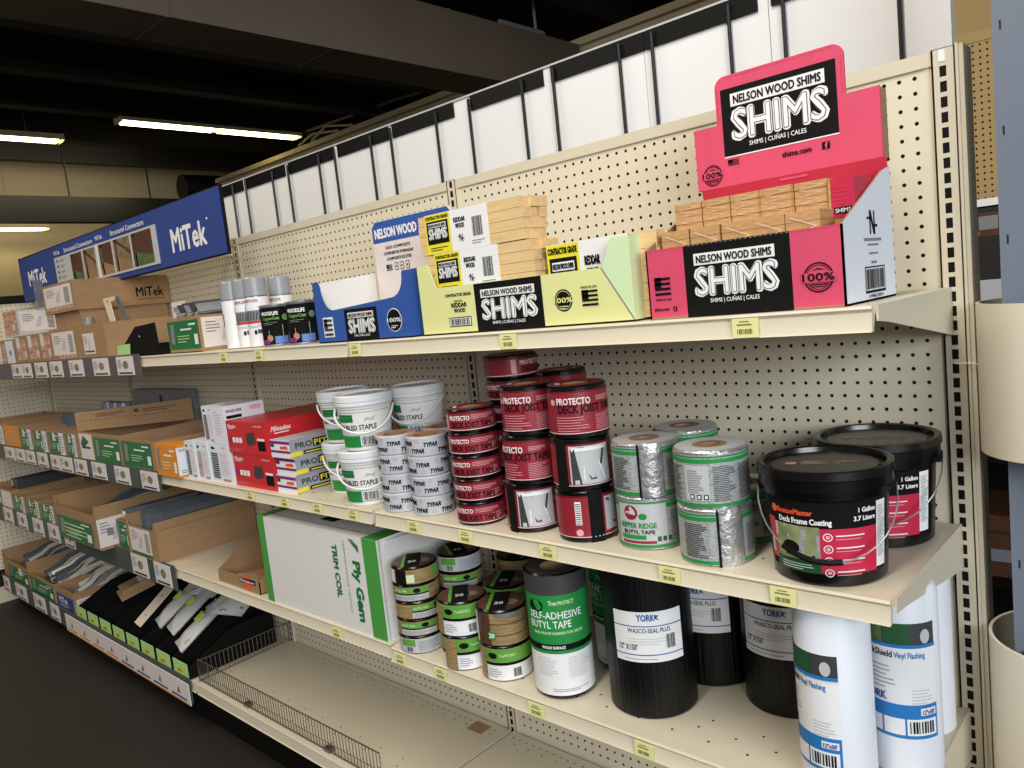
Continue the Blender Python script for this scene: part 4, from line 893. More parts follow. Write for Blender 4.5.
rbox('nail_box', 'white printed nail box with pink marks, left of the upper pair beside the red boxes', 'box', -2.112, -.384, ZM+.1285, .060, .14, .121, 'whtbox', lambda d: whf(d, .075, .121), None, group=G)
rbox('nail_box', 'white printed nail box with pink marks, right of the upper pair against the red boxes', 'box', -2.049, -.386, ZM+.1285, .088, .14, .121, 'whtbox', lambda d: d.lines(.02, .03, .07, .11, 9, 'rosy', 1, .3), whs, lambda d: d.rect(.01, .02, .07, .08, 'ltgray', 1), group=G)
# stack of three: drawn with slight turns
for i, l in enumerate(('bottom', 'middle', 'top')):
    rbox('fastener_box', 'purple white and grey fastener box, '+l+' of the stack of three before the red boxes', 'box', (-1.702,-1.700,-1.7045)[i], (-.380,-.376,-.384)[i], ZM+i*.0525, .1, .165, .052, 'ltgray', prof, pros, group='purple and grey fastener boxes')

def sticker(d, u0, v0, u1, v1, l=1, code=True):
    d.rect(u0, v0, u1, v1, 'card', l); W_, H_ = u1-u0, v1-v0
    d.lines(u0+W_*.08, v0+H_*.5, u0+W_*.42, v1-H_*.08, 4, 'gray', l+1, .35); d.poly([(u0+W_*.4,v0+H_*.2),(u0+W_*.5,v0+H_*.7),(u0+W_*.6,v0+H_*.7),(u0+W_*.55,v0+H_*.2)], 'ltgray', l+1)
    if code:
        for i in range(12): d.rect(u0+W_*.74, v0+H_*(.1+.065*i), u0+W_*.92, v0+H_*(.1+.065*i+.03), 'dkgray', l+1)
def greenlab(d, u0, v0, u1, v1, mt='mgreen', seed=1):
    d.rect(u0, v0, u1, v1, mt, 1); W_, H_ = u1-u0, v1-v0
    d.rect(u0+W_*.42, v0+H_*.66, u0+W_*.78, v0+H_*.72, 'wht', 2); d.rect(u0+W_*.70, v0+H_*.82, u0+W_*.92, v0+H_*.88, 'wht', 2); d.lines(u0+W_*.3, v0+H_*.25, u0+W_*.72, v0+H_*.55, 3, 'ltgreen', 2, .25, seed); d.rect(u0+W_*.84, v0+H_*.15, u0+W_*.95, v0+H_*.5, 'wht', 2)
    d.poly([(u0+W_*.08,v0+H_*.2),(u0+W_*.1,v0+H_*.9),(u0+W_*.22,v0+H_*.9),(u0+W_*.2,v0+H_*.2)], 'gray', 2)
def carton(label, x, y, z, w, dp, h, fr=None, rg=None, cut=.0, tall=None, group=None, contents=None, rz=0, inner='cardin', name='open_carton'):
    """open topped carton: bottom, four walls with the front one cut lower, optional raised left wall"""
    t = thing(name, label, 'carton', (x, y, z), rz, group); b = MB(); q = .003; hf = h*(1-cut); hl = tall or h
    b.box(0, w, 0, dp, 0, q, 'cardboard'); b.box(q, w-q, dp-q, dp, q, h, 'cardboard')
    b.prism([(0,0),(w,0),(w,h),(w-.012,h),(w-.03,hf),(.03,hf),(.012,h),(0,h)] if cut else [(0,0),(w,0),(w,h),(0,h)], 0, q, 'cardboard')
    b.box(0, q, q, dp, q, h, 'cardboard'); b.box(w-q, w, q, dp, q, h, 'cardboard')
    if fr: fr(D(b, front(0, 0, 0)))
    if rg: rg(D(b, right(w, 0, 0)))
    b.build('box_walls', t)
    if tall:
        b = MB(); sk = .36/dp; b.add([(q*e+sk*yy, yy, zz) for e in (0, 1) for yy, zz in ((0,h),(dp,h),(dp,hl),(0,hl-.01))], [(3,2,1,0),(4,5,6,7),(0,4,7,3),(1,2,6,5),(3,7,6,2),(0,1,5,4)], 'cardboard'); d = D(b, lambda u, v, l: (q+l+sk*u, u, h+v))
        H_ = hl-h
        for i in range(26): d.rect(.01+i*.0145, H_*.45, .018+i*.0145, H_*.47, 'ink', 1)
        d.lines(.06, H_*.60, .15, H_*.80, 2, 'brown', 1, .4); d.lines(.20, H_*.62, .31, H_*.82, 2, 'brown', 1, .4); d.circle(.18, H_*.7, .008, 'brown', 1)
        b.build('raised_flap', t)
    return t
def angles(label, x, y, z, n, L, mt='galv', w=.12, rz=0, tilt=0, name='metal_connectors', group=None):
    """a nested pile of folded sheet steel pieces, as one countable bundle lying in its box"""
    t = thing(name, label, 'metal connector', (x, y, z), rz, group)
    for i in range(n):
        b = MB(); x0 = w*i/n; s = .035; j = rb.uniform(0, .012)
        b.obox((x0+.0, L/2+j, s/2+.002), (.0018,0,0), (0,L,0), (0,0,s), mt); b.obox((x0+.008, L/2+j, .0012), (.016,0,0), (0,L,0), (0,0,.0018), mt)
        for k in range(3): b.obox((x0+.0012, L*(.2+.3*k)+j, s*.6), (.001,0,0), (0,.006,0), (0,0,.006), 'black')
        b.build('folded_strip', t)
    return t
G1 = 'connector cartons on the top shelf'
# --- top shelf, left
def g_front(d): greenlab(d, .004, .012, .226, .105)
def g_side(d): sticker(d, .01, .012, .16, .108); d.rect(.10, .03, .13, .095, 'dkgray', 3); d.rect(.105, .035, .125, .09, 'ltgray', 4)
carton('open brown carton with a green label, full of metal brackets, beside the spray cans', -2.268, -.385, ZT, .228, .20, .116, g_front, g_side, group=G1)
for i in range(7):
    t = MB(); s = 1
    t.obox((0,0,0), (.05,0,0), (0,.16,0), (0,0,.0025), 'bright' if i % 2 else 'steel'); t.obox((.025,0,.02), (.0025,0,0), (0,.16,0), (0,0,.032), 'dkgray' if i % 3 else 'steel'); t.obox((-.012,-.03,.0016), (.008,0,0), (0,.008,0), (0,0,.001), 'black')  # pale and dark tones alternate to imitate reflections on the folded metal
    o = t.build('joist_hanger', None, (-2.238+i*.027, -.285, ZT+.0885+.004*(i % 3))); o.rotation_euler = (radians(3), radians(-32-5*(i % 2)), radians(4*(i % 3)-4))
    tag(o, 'grey folded metal hanger piled on the green label carton, '+['leftmost','second from left','third from left','middle','third from right','second from right','rightmost, by the spray cans'][i], 'metal hanger', 'metal hangers on the green label carton')
for o in bpy.data.objects:
    if o.name.startswith('joist_hanger'): o.location.z += .024
def mit_side(d): d.text('MiTek', .245, .036, .115, .040, 'ink', 1, .02); d.rect(.25, .022, .36, .025, 'brown', 1)
rbox('carton', 'long brown carton with black side lettering, on top under the blue sign', 'carton', -3.44, -.39, ZT+.2052, .375, .385, .122, 'cardboard', lambda d: (sticker(d, .02, .028, .35, .112), d.rect(.02, .012, .35, .028, 'rust', 1)), mit_side, group=G1)
rbox('carton', 'plain brown carton sandwiched between the lettered carton and the one with the card', 'carton', -3.38, -.375, ZT+.1405, .30, .36, .0642, 'cardboard', lambda d: d.rect(.1, .0, .102, .064, 'brown', 1), group=G1)
rbox('carton', 'brown carton with a small white card on its front, behind the black wedge bin', 'carton', -3.095, -.39, ZT, .285, .38, .14, 'cardboard', lambda d: (d.poly([(.02,.004),(.01,.13),(.17,.13),(.2,.004)], 'cardboard', 1), sticker(d, .05, .022, .17, .105, 2, False), d.rect(.06, .03, .16, .036, 'dkgray', 4)), group=G1)
rbox('carton', 'brown carton with a large white and rust label beside the one with the small card', 'carton', -3.44, -.392, ZT, .335, .38, .14, 'cardboard', lambda d: (sticker(d, .03, .028, .30, .125), d.rect(.08, .012, .30, .028, 'rust', 1)), group=G1)
for i, (x, w) in enumerate(((-3.965,.175),(-3.785,.180),(-3.60,.155))):
    rbox('small_carton', 'small rust and white printed carton under the grey sided one, '+['left','middle','right'][i]+' of three', 'carton', x, -.388, ZT, w, .22, .135, 'cardboard', lambda d, w=w: (d.rect(w*.08, .02, w*.92, .118, 'rust', 1), d.rect(w*.12, .075, w*.4, .13, 'card', 2), d.rect(w*.75, .03, w*.88, .06, 'card', 2)), group=G1)
rbox('small_carton', 'small carton with a pale label at the left edge of the top shelf', 'carton', -4.22, -.388, ZT, .24, .22, .125, 'cardboard', lambda d: (d.rect(.01, .01, .08, .11, 'rust', 1), d.rect(.09, .005, .22, .12, 'whtbox', 2), d.circle(.16, .06, .02, 'gray', 3, rv=.014)), group=G1)
rbox('small_carton', 'grey sided carton with a rust front, lying on the small printed cartons', 'carton', -4.10, -.385, ZT+.1355, .22, .30, .125, 'ltgray', lambda d: (d.rect(.005, .012, .215, .125, 'rust', 1), d.rect(.14, .03, .17, .06, 'card', 2)), lambda d: (sticker(d, .01, .02, .17, .115)), group=G1)
b = MB(); b.obox((0,0,.003), (.13,0,0), (0,.05,0), (0,0,.003), 'steel'); b.obox((.063,0,.065), (.003,0,0), (0,.05,0), (0,0,.13), 'steel')
o = b.build('metal_angle', None, (-3.93,-.30,ZT+.263)); o.rotation_euler = (0, radians(-0), radians(25)); tag(o, 'bent light metal angle standing on the grey sided carton at far left', 'metal angle')
def strap():
    t = thing('bent_strap', 'shiny bent metal strap shaped like an upside down U in front of the lettered carton', 'metal strap', (-2.90,-.30,ZT+.1408)); t.scale = (1.45,1,1.2)
    b = MB(); pr = [(-.085,.082),(-.060,.010),(-.060,0),(-.022,0),(-.022,.01),(-.034,.066),(.0,.070),(.006,.082)]
    b.prism(pr, 0, .003, 'bright', 'steel'); b.add([(-.06,.0,0),(-.022,0,0),(-.022,.03,.0),(-.06,.03,0)],[(0,1,2,3)],'steel'); b.obox((-.052,-.0006,.07),(.006,0,0),(0,.001,0),(0,0,.006),'dkgray'); b.build('front_leg', t)
    b = MB(); b.add([(.0,.003,.082),(.0,.003,.070),(.028,.015,0),(.060,.015,0),(.060,.018,0),(.012,.006,.082)], [(0,1,2,3,5)], 'galv'); b.prism([(.002,.072),(.002,.082),(.014,.082),(.062,.004),(.062,0),(.030,0)], .006, .010, 'galv', 'steel'); b.build('rear_leg', t)
strap()
b = MB(); b.lathe([(0,0),(.018,0),(.022,.03),(.02,.03),(.016,.003),(0,.003)], 'steel', 16); tag(b.build('metal_cup', None, (-3.045,-.36,ZT+.1408)), 'small round metal cap beside the bent strap', 'metal cup')
def wedge():
    t = thing('black_bin', 'small black wedge shaped bin with a green tag in front of the top shelf cartons', 'bin', (-2.70,-.40,ZT))
    b = MB(); P = [(0,0),(.0,.02),(.17,.105),(.335,.112),(.345,0)]; b.prism(P, 0, .004, 'blackmat'); b.box(.341, .345, .004, .09, 0, .03, 'blackmat'); b.box(0, .341, .004, .09, 0, .003, 'blackmat'); b.box(.06,.341,.086,.09,.003,.04,'blackmat')
    b.obox((.2,-.0008,.07),(.008,0,0),(0,.001,0),(0,0,.006),'ltgray'); b.build('bin_body', t)
    b = MB(); b.sheet([(-.02,-.004,.0),(.10,-.004,.0),(.115,-.004,.048),(.0,-.004,.045)], 'gtag', None, .001); b.build('green_tag', t)
    t.location.x = -2.665
wedge()
rbox('label_card', 'small white card with a blue dot leaning in front of the lettered carton', 'card', -2.40, -.30, ZT, .10, .004, .175, 'card', lambda d: (d.circle(.02, .15, .008, 'navy', 1), d.lines(.035, .14, .09, .165, 2, 'gray', 1)))

# --- middle shelf, left
G2 = 'connector cartons on the middle shelf'
def or_f(d): greenlab(d, .0, .0, .172, .110, 'orange')
def or_s(d): d.rect(.0, .008, .09, .104, 'whtbox', 1); d.text('MiTek', .01, .09, .035, .008, 'dkgray', 2); d.rect(.03, .038, .06, .068, 'gray', 2); d.lines(.01, .015, .05, .03, 2, 'gray', 2)
rbox('carton', 'orange fronted carton with a pale blue side label, right end of the label strip', 'carton', -2.462, -.412, ZM, .174, .09, .112, 'orange', or_f, or_s, group=G2)
carton('open carton with a green front label, right beside the orange fronted carton', -2.795, -.405, ZM, .325, .35, .118, lambda d: greenlab(d, .01, .012, .285, .108), None, group=G2)
carton('big open carton with a printed raised flap, picture label and green label', -3.26, -.402, ZM, .455, .345, .125, lambda d: (greenlab(d, .17, .010, .445, .108), d.rect(.01, .004, .16, .118, 'card', 2), d.poly([(.02,.07),(.06,.11),(.12,.085),(.06,.06)], 'dkgreen', 3), d.rect(.03, .055, .13, .064, 'dkgray', 3)), None, tall=.215, group=G2)
angles('grey folded steel strips lying in the carton with the raised flap', -3.20, -.32, ZM+.0035, 5, .26, 'galv', .16)
b = MB()
for i in range(4): b.obox((i*.035, .003*i, .02), (.028,0,.01), (0,.04,0), (-.001,0,.003), 'bright')
tag(b.build('metal_clips', None, (-2.70,-.345,ZM+.0035)), 'bright metal clips peeking over the front of the middle green label carton', 'metal clip')
rbox('plate_stack', 'grey steel plates standing behind the raised flap, against the back panel', 'metal plates', -3.53, -.05, ZM, .60, .036, .250, 'galv', lambda d: (d.rect(.30, .19, .33, .225, 'black', 2), d.rect(.2, .0, .203, .25, 'dkgray', 1), d.rect(.45, .0, .452, .25, 'dkgray', 1)))
for i, (x, w, l) in enumerate(((-3.42,.135,'nearest the raised flap carton'),(-3.655,.225,'second from the raised flap carton'),(-3.885,.22,'third from the raised flap carton'),(-4.10,.205,'fourth from the raised flap carton'))):
    carton('small open green and white carton, middle shelf, '+l, x, -.405, ZM, w, .33, .112, lambda d, w=w: (greenlab(d, .004, .01, w*.62, .108), d.rect(w*.66, .006, w*.94, .11, 'whtbox', 2), d.lines(w*.68, .02, w*.9, .1, 7, 'gray', 3), d.rect(w*.3, .07, w*.45, .12*.9, 'card', 3)), group=G2)
carton('open orange printed carton at the left end of the middle shelf', -4.50, -.40, ZM, .385, .33, .12, lambda d: (d.rect(.12, .0, .38, .118, 'orange', 1), d.rect(.02, .01, .10, .11, 'whtbox', 2), d.lines(.03, .02, .09, .1, 6, 'gray', 3), d.lines(.2, .03, .3, .1, 4, 'wall', 3)), group=G2)
carton('open brown carton beyond the orange printed one, cut by the left edge', -4.86, -.40, ZM, .34, .33, .12, lambda d: greenlab(d, .01, .01, .3, .1, 'orange'), group=G2)
angles('dark coiled hangers with shiny rims on the small green cartons', -3.93, -.26, ZM+.0035, 6, .2, 'galv', .16).scale.z = 4
for k, x in enumerate((-3.90, -3.80, -3.70)):
    b = MB(); b.lathe([(.0, 0), (.035, 0), (.035, .07), (.03, .07), (.03, .004), (0, .004)], ['black','steel','bright','black','black'], 20)
    o = b.build('metal_cup', None, (x-.02*k, -.10+.0*k, ZM)); o.rotation_euler = (0,0,0); o.location = (x, -.036, ZM); o.scale = (1,1,2.6)
    tag(o, 'dark round metal cup with a bright rim behind the small green cartons, '+('left','middle','right')[k]+' of three', 'metal cup')
angles('dark bent hangers heaped on the orange printed carton', -4.42, -.30, ZM+.0035, 4, .22, 'dkgray', .14)

# --- lower shelf, left
G3 = 'connector cartons on the lower shelf'
def K_f(d): greenlab(d, .01, -.0+.006, .44, .105); d.lines(.1, .02, .4, .09, 4, 'ltgreen', 3, .25)
def K_s(d): sticker(d, .0, .012, .13, .13); d.rect(.075, .03, .11, .115, 'dkgray', 3); d.rect(.08, .035, .105, .11, 'whtbox', 4); d.rect(.035, .055, .06, .085, 'gray', 3)
carton('long open carton with a green front and a white barcode label on its side', -3.53, -.462, ZL+.0005, .50, .44, .185, K_f, K_s, cut=.22, group=G3)
carton('narrow open carton with a green front behind the barcode label', -2.99, -.40, ZL, .115, .38, .125, lambda d: greenlab(d, .0, .01, .11, .12), None, group=G3)
carton('large open brown carton with a white picture label, nearest on the lower shelf', -2.865, -.41, ZL, .285, .40, .158, lambda d: (sticker(d, .03, .022, .225, .118), d.rect(.03, .010, .225, .022, 'mgreen', 1)), lambda d: d.rect(0, .125, .4, .1262, 'brown', 1), cut=.22, group=G3)
t = angles('blue grey folded steel angles sticking out of the large brown carton', -2.82, -.375, ZL+.0035, 8, .34, 'galv', .18); t.rotation_euler.x = radians(0); t.location.z = ZL+.0035
for c in t.children: c.scale.z = 4.4
b = MB(); b.box(-.02, .02, 0, .3, 0, .04, 'galv'); b.box(-.016, .016, -.001, 0, .006, .034, 'wht'); o = b.build('square_post', None, (-2.93, -.385, ZL+.003)); o.scale.z = 1; o.location.z = ZL+.1255; tag(o, 'grey square metal post with a white end sticker across the narrow carton', 'metal post')
for i, (x, w, l) in enumerate(((-3.74,.20,'touching the long green carton'),(-3.965,.22,'second from the long green carton'),(-4.20,.23,'third from the long green carton'),(-4.42,.215,'fourth from the long green carton'))):
    carton('small open green and white carton, lower shelf, '+l, x, -.408, ZL, w, .36, .098, lambda d, w=w: (greenlab(d, .004, .008, w*.7, .094), d.rect(w*.72, .004, w*.95, .096, 'card', 2), d.lines(w*.74, .02, w*.92, .09, 5, 'gray', 3), d.rect(w*.3, .06, w*.42, .094, 'card', 3)), group=G3)
carton('open brown carton at the left end of the lower shelf, cut by the picture edge', -4.84, -.405, ZL, .40, .36, .11, lambda d: (d.rect(.2, .0, .39, .1, 'card', 1), greenlab(d, .01, .01, .19, .1)), group=G3)
rbox('metal_channel', 'dark long metal channel lying on the small lower cartons at far left', 'metal channel', -4.55, -.37, ZL+.1105, .12, .34, .05, 'dkgray', lambda d: d.rect(.01, .01, .03, .04, 'wht', 1))
angles('pale small brackets in the small green cartons of the lower shelf', -3.94, -.33, ZL+.0035, 5, .2, 'steel', .14)
# small cut-down bin with an orange label
def smallbin():
    t = thing('parts_bin', 'small brown cardboard bin with an orange red label beside the white coil box', 'bin', (-2.165, -.385, ZL)); w, dp, hb, hf = .27, .30, .125, .042; q = .003
    b = MB(); b.box(0, w, 0, dp, 0, q, 'cardboard'); b.box(0, w, 0, q, q, hf, 'cardboard'); b.box(0, w, dp-q, dp, q, hb, 'cardin')
    for x in (0, w-q):
        P = [(x, 0, 0), (x, dp, 0), (x, dp, hb), (x, .14, hb), (x, .0, hf)]; b.add(P+[(a+q, c, d_) for a, c, d_ in P], [(4,3,2,1,0),(5,6,7,8,9)]+[(i, (i+1) % 5, 5+(i+1) % 5, 5+i) for i in range(5)], 'cardin')
    b.build('bin_walls', t)
    b = MB(); b.sheet([(.14,-.0015,.004),(.262,-.0015,.004),(.262,-.0015,.07),(.14,-.0015,.052)], 'cardboard', None, .001); d = D(b, front(0, -.0015, 0)); d.circle(.20, .03, .030, 'orng', 1, rv=.024); d.poly([(.15,.026),(.15,.040),(.25,.044),(.25,.028)], 'ink', 2); d.text('Simpson', .155, .030, .085, .009, 'wht', 3, .03, skew=.2); b.build('label', t)
smallbin()
# large white and green coil box
def coilbox():
    x0, y0, w, dp, h = -1.832, -.392, .592, .25, .270
    t = thing('coil_box', 'large white trim coil box with green ends standing on the lower shelf', 'box', (x0, y0, ZL)); b = MB()
    b.box(0, w, 0, dp, 0, h, 'white')
    d = D(b, front(0, 0, 0)); g = lambda u0, u1: d.rect(u0, 0, u1, h, 'grn2', 1)
    g(0, .036); g(w-.062, w)
    d.text('Ply Gem', w-.112, h*.74, .165, .030, 'grn3', 2, .06, rot=1); d.text('TRIM COIL', w-.203, h*.87, .150, .022, 'grn3', 2, .05, rot=1); d.text('PERFORMANCE METALS', w-.150, h*.93, .20, .008, 'gray', 2, 0, rot=1)
    for i in range(2): d.poly([(w-.124+i*.011,h*.965),(w-.116+i*.011,h*.965),(w-.080,h*.87-i*(-.010)),(w-.080,h*.835-i*(-.010)),], 'grn3', 2)
    d = D(b, topf(0, 0, h)); d.rect(0, 0, .04, dp, 'grn2', 1); d.rect(w-.062, 0, w, dp, 'grn2', 1); d.rect(.04, .030, w-.062, .033, 'gray', 1); d.rect(.25, .06, .32, .09, 'ink', 1)
    d = D(b, right(w, 0, 0)); d.rect(.004, 0, .012, h, 'ltgray', 1); d.rect(.02, h*.05, .045, h*.12, 'grn3', 2); d.poly([(.03,h*.3),(dp,h*.45),(dp,h*.98),(.03,h*.98)], 'ltgray', 1)
    for i in range(18): d.rect(.045+i*.011, h*.42, .0465+i*.011, h*.95, 'gray', 2)
    d.rect(0, h*.40, dp, h*.405, 'gray', 2)
    b.build('box_body', t)
    b = MB(); b.sheet([(w+.0015,.012,.01),(w+.0015,dp-.01,.01),(w+.0015,dp-.01,h*.92),(w+.0015,.03,h*.97),(w+.0015,.012,h*.88)], 'white', None, .0008); b.build('plastic_sleeve', t)
mat('grn2', (74,158,66), .5); mat('grn3', (30,116,62), .5)
coilbox()
# ================================================================== base level
G4 = 'connector cartons on the base shelf'
carton('open brown carton with a blue front and barcode side label, next to the black bins', -3.955, -.408, ZB+.0005, .265, .38, .105, lambda d: (d.rect(.012, .0, .25, .072, 'mblue', 1), d.text('MiTek', .05, .03, .12, .03, 'wht', 2), d.lines(.05, .012, .2, .026, 2, 'wht', 2, .3)), lambda d: sticker(d, .01, .01, .16, .07), group=G4)
carton('open brown carton with a green front, left of the blue fronted one', -4.375, -.408, ZB+.0005, .40, .38, .10, lambda d: greenlab(d, .02, .004, .39, .085), group=G4)
carton('tall open brown carton at the far left of the base shelf', -4.87, -.405, ZB+.0005, .48, .36, .15, lambda d: (greenlab(d, .1, .004, .46, .085), d.rect(.3, .05, .36, .09, 'card', 3)), cut=.3, group=G4)
def bent_bracket(L, mt):
    b = MB(); w = .05
    P = [(0,0),(L*.3,.004),(L*.5,.022),(L*.72,.022),(L,.004)]; n = len(P)
    b.add([(x, y, z) for x in (-w/2, w/2) for y, z in P], [(i, n+i, n+i+1, i+1) for i in range(n-1)], mt)
    b.add([(x, y, z+.0022) for x in (-w/2, w/2) for y, z in P], [(i, i+1, n+i+1, n+i) for i in range(n-1)], mt)
    for sx in (-1, 1): b.add([(sx*w/2, y, z+q) for q in (0, .020) for y, z in P], [(i, i+1, n+i+1, n+i) for i in range(n-1)], 'bright' if sx > 0 else mt)  # one flange coloured paler as a rim catching the light
    for k in (.15, .6, .88): b.obox((0, L*k, .0245 if k == .6 else .0065), (.007,0,0), (0,.007,0), (0,0,.001), 'black')
    return b
def heap(x0, x1, y, z, n, L, mt, label, group):
    first = None
    for i in range(n):
        o = bent_bracket(L, mt).build('bent_bracket') if first is None else first.copy()
        if first: COL.objects.link(o)
        first = first or o
        o.location = (x0+(x1-x0)*(i % (n//2))/(n//2-1), y+rb.uniform(0,.03), z+.030*(i//(n//2))+.004*(i % 2))
        o.rotation_euler = (radians(rb.uniform(4, 14)), radians(rb.uniform(-28, 28)), radians(rb.uniform(-16, 16))); tag(o, label, 'metal bracket', group)
heap(-4.32, -4.04, -.35, ZB+.035, 12, .26, 'galv', 'grey bent steel bracket heaped in the green fronted base carton', 'brackets heaped in the green base carton')
heap(-3.90, -3.74, -.35, ZB+.030, 6, .24, 'steel', 'pale bent steel bracket lying in the blue fronted base carton', 'brackets in the blue base carton')
heap(-4.78, -4.50, -.33, ZB+.045, 8, .24, 'galv', 'grey bent steel bracket in the tall carton at the far left of the base shelf', 'brackets in the tall base carton')
heap(-3.40, -3.10, -.34, ZL+.05, 8, .26, 'galv', 'grey bent steel bracket in the long green fronted carton', 'brackets in the long green carton')
b = MB(); b.obox((0,0,.03), (.06,0,.0), (0,.06,0), (0,0,.06), 'galv'); b.obox((0,-.0305,.03), (.02,0,0), (0,.001,0), (0,0,.02), 'wht')
tag(b.build('anchor_bracket', None, (-4.50, -.30, ZB+.0035)), 'small grey metal post base with a white sticker in the tall left carton', 'post base')
XB = [-3.664,-3.533,-3.393,-3.273,-3.128,-2.991,-2.864,-2.741,-2.583]
NB = ['first from the blue carton','second','third','fourth','fifth','sixth','seventh','last, beside the wire fence']
def bin_(w):
    def mk(label):
        t = thing('parts_bin', label, 'bin'); b = MB(); q = .003; dp = .36; P = [(0,0),(0,.045),(.17,.125),(.22,.135),(dp,.135),(dp,0)]; n = 6
        b.box(q, w-q, 0, dp, 0, q, 'blackmat'); b.box(q, w-q, 0, q, q, .045, 'blackmat'); b.box(q, w-q, dp-q, dp, q, .135, 'blackmat')
        for x in (0, w-q):
            A = [(x, y, z) for y, z in P]; C_ = [(x+q, y, z) for y, z in P]
            b.add(A+C_, [list(range(n))[::-1], [n+i for i in range(n)]]+[(i, (i+1) % n, n+(i+1) % n, n+i) for i in range(n)], 'blackmat')
        b.build('bin_body', t)
        b = MB(); b.box(.004, w-.004, -.0025, -.0005, -.010, .060, 'gtag'); d = D(b, front(.004, -.0025, 0)); d.rect(w*.25, .014, w*.6, .036, 'yel', 1); d.bars(w*.28, .018, w*.57, .030, 'tagink', 2, 6); b.build('green_tag', t)
        return t
    return mk
mk = bin_(.128); first = None
for i in range(8):
    lb = 'black sloped plastic parts bin with a green tag, '+NB[i]+(' of the eight in the row' if i in (1,2,3,4,5,6) else '')
    x = XB[i] if i < 7 else -2.725
    o = mk(lb) if first is None else dup(first, (0,0,0), 0, lb); first = first or o; o.location = (-3.66+i*.1500, -.41, ZB); o['group'] = 'black parts bins in a row'
b = MB(); b.box(0, 1.33, -.002, .002, 0, .085, 'card'); d = D(b, front(0, -.002, 0))
for i in range(8): d.rect(.02+i*.165, .012, .15+i*.165, .02, ('orange' if i < 4 else 'mblue'), 1); d.poly([(.07+i*.165,.03),(.09+i*.165,.06),(.10+i*.165,.03)], 'cedar', 1)
d.rect(0, 0, 1.33, .006, 'orange', 1)
tag(b.build('picture_strip', None, (-3.80, -.4245, ZB-.092)), 'printed picture strip hanging under the row of black bins', 'label strip')
def baggie(label, seed):
    r = random.Random(seed); t = thing('parts_bag', label, 'bag'); b = MB(); W_, L_ = .085, .15; vs = []; n, k = 7, 9
    for i in range(k):
        for j in range(n):
            u, v = j/(n-1), i/(k-1); th = .014*sin(pi*u)*(sin(pi*min(1, v*1.3))**.7 if v < .77 else 0)
            vs.append((W_*(u-.5), L_*v, th+r.uniform(-.001, .0015)+.002))
    fs = [(i*n+j, i*n+j+1, (i+1)*n+j+1, (i+1)*n+j) for i in range(k-1) for j in range(n-1)]
    vb = [(x, y, -.001) for x, y, z in vs]
    b.add(vs, fs, 'plast'); b.add(vb, [f[::-1] for f in fs], 'plast'); b.build('plastic_bag', t)
    b = MB(); b.box(-.02, .018, .075, .105, .0158, .0164, 'gtag'); b.box(-.012, .010, .08, .10, .0164, .0168, 'yel'); b.build('price_sticker', t)
    b = MB()
    for q in range(9):
        c = Vector((r.uniform(-.028,.028), r.uniform(.015,.09), .006)); a = r.uniform(0, pi)
        b.obox(c, (.022*cos(a), .022*sin(a), .002), (-.006*sin(a), .006*cos(a), 0), (0,0,.004), 'steel')
    b.build('hardware', t)
    return t
bl = [(-2.93,-.335,.235,-14,'clear bag of hardware with a sticker, leaning in the bin beside the bright plate'),
 (-2.79,-.345,.240,-12,'clear bag of hardware with a sticker, in the second bin from the wire fence'),
 (-2.655,-.375,.215,-14,'large clear bag of hardware hanging over the front of the bin nearest the wire fence'),
 (-2.60,-.24,.335,6,'clear bag with bright silver hardware lying on top of the bins, nearest the wire fence'),
 (-2.56,-.16,.345,-30,'clear crumpled bag lying behind, next to the wire fence'),
 (-2.80,-.20,.335,20,'clear bag of small fixings on top of the bins below the cream shelf edge'),
 (-2.70,-.13,.36,-40,'crumpled clear bag farthest back on the bins by the wire fence'),
 (-3.02,-.15,.335,-10,'crumpled grey bag in the shadow behind the bright plate'),
 (-2.50,-.24,.330,35,'blue tinted clear bag slumped at the corner of the wire fence')]
for i, (x, y, z, a, l) in enumerate(bl):
    o = baggie(l, i); o.location = (x, y+.01, z+.035); o.rotation_euler = (radians(36 if i < 3 else 12), radians([0,0,0,-8,6,5,-5,0,8][i]), radians(a)); o['group'] = 'clear hardware bags'; o.scale = (1.5, 1.45, 1.5)
b = MB(); b.obox((0,0,0), (.072,0,0), (0,.20,0), (0,0,.0025), 'bright'); 
for yy in (-.05,.045): b.obox((0,yy,.0014), (.007,0,0), (0,.007,0), (0,0,.0006), 'ink')
o = b.build('tie_plate', None, (-3.045, -.285, .318)); o.rotation_euler = (radians(38), radians(4), radians(-4)); tag(o, 'bright flat steel tie plate with two holes standing in a black bin', 'metal plate')
b = MB(); b.box(-.055, .055, -.075, .075, 0, .022, 'cardboard'); b.box(-.052, .058, -.06, .07, .022, .044, 'cardboard'); d = D(b, topf(-.05, .0, .044)); d.rect(0, .02, .1, .055, 'card', 1)
o = b.build('small_carton', None, (-3.32, -.25, ZB+.137)); o.rotation_euler = (radians(14), 0, radians(-12)); tag(o, 'small brown carton with a pale label lying across the black bins', 'box')
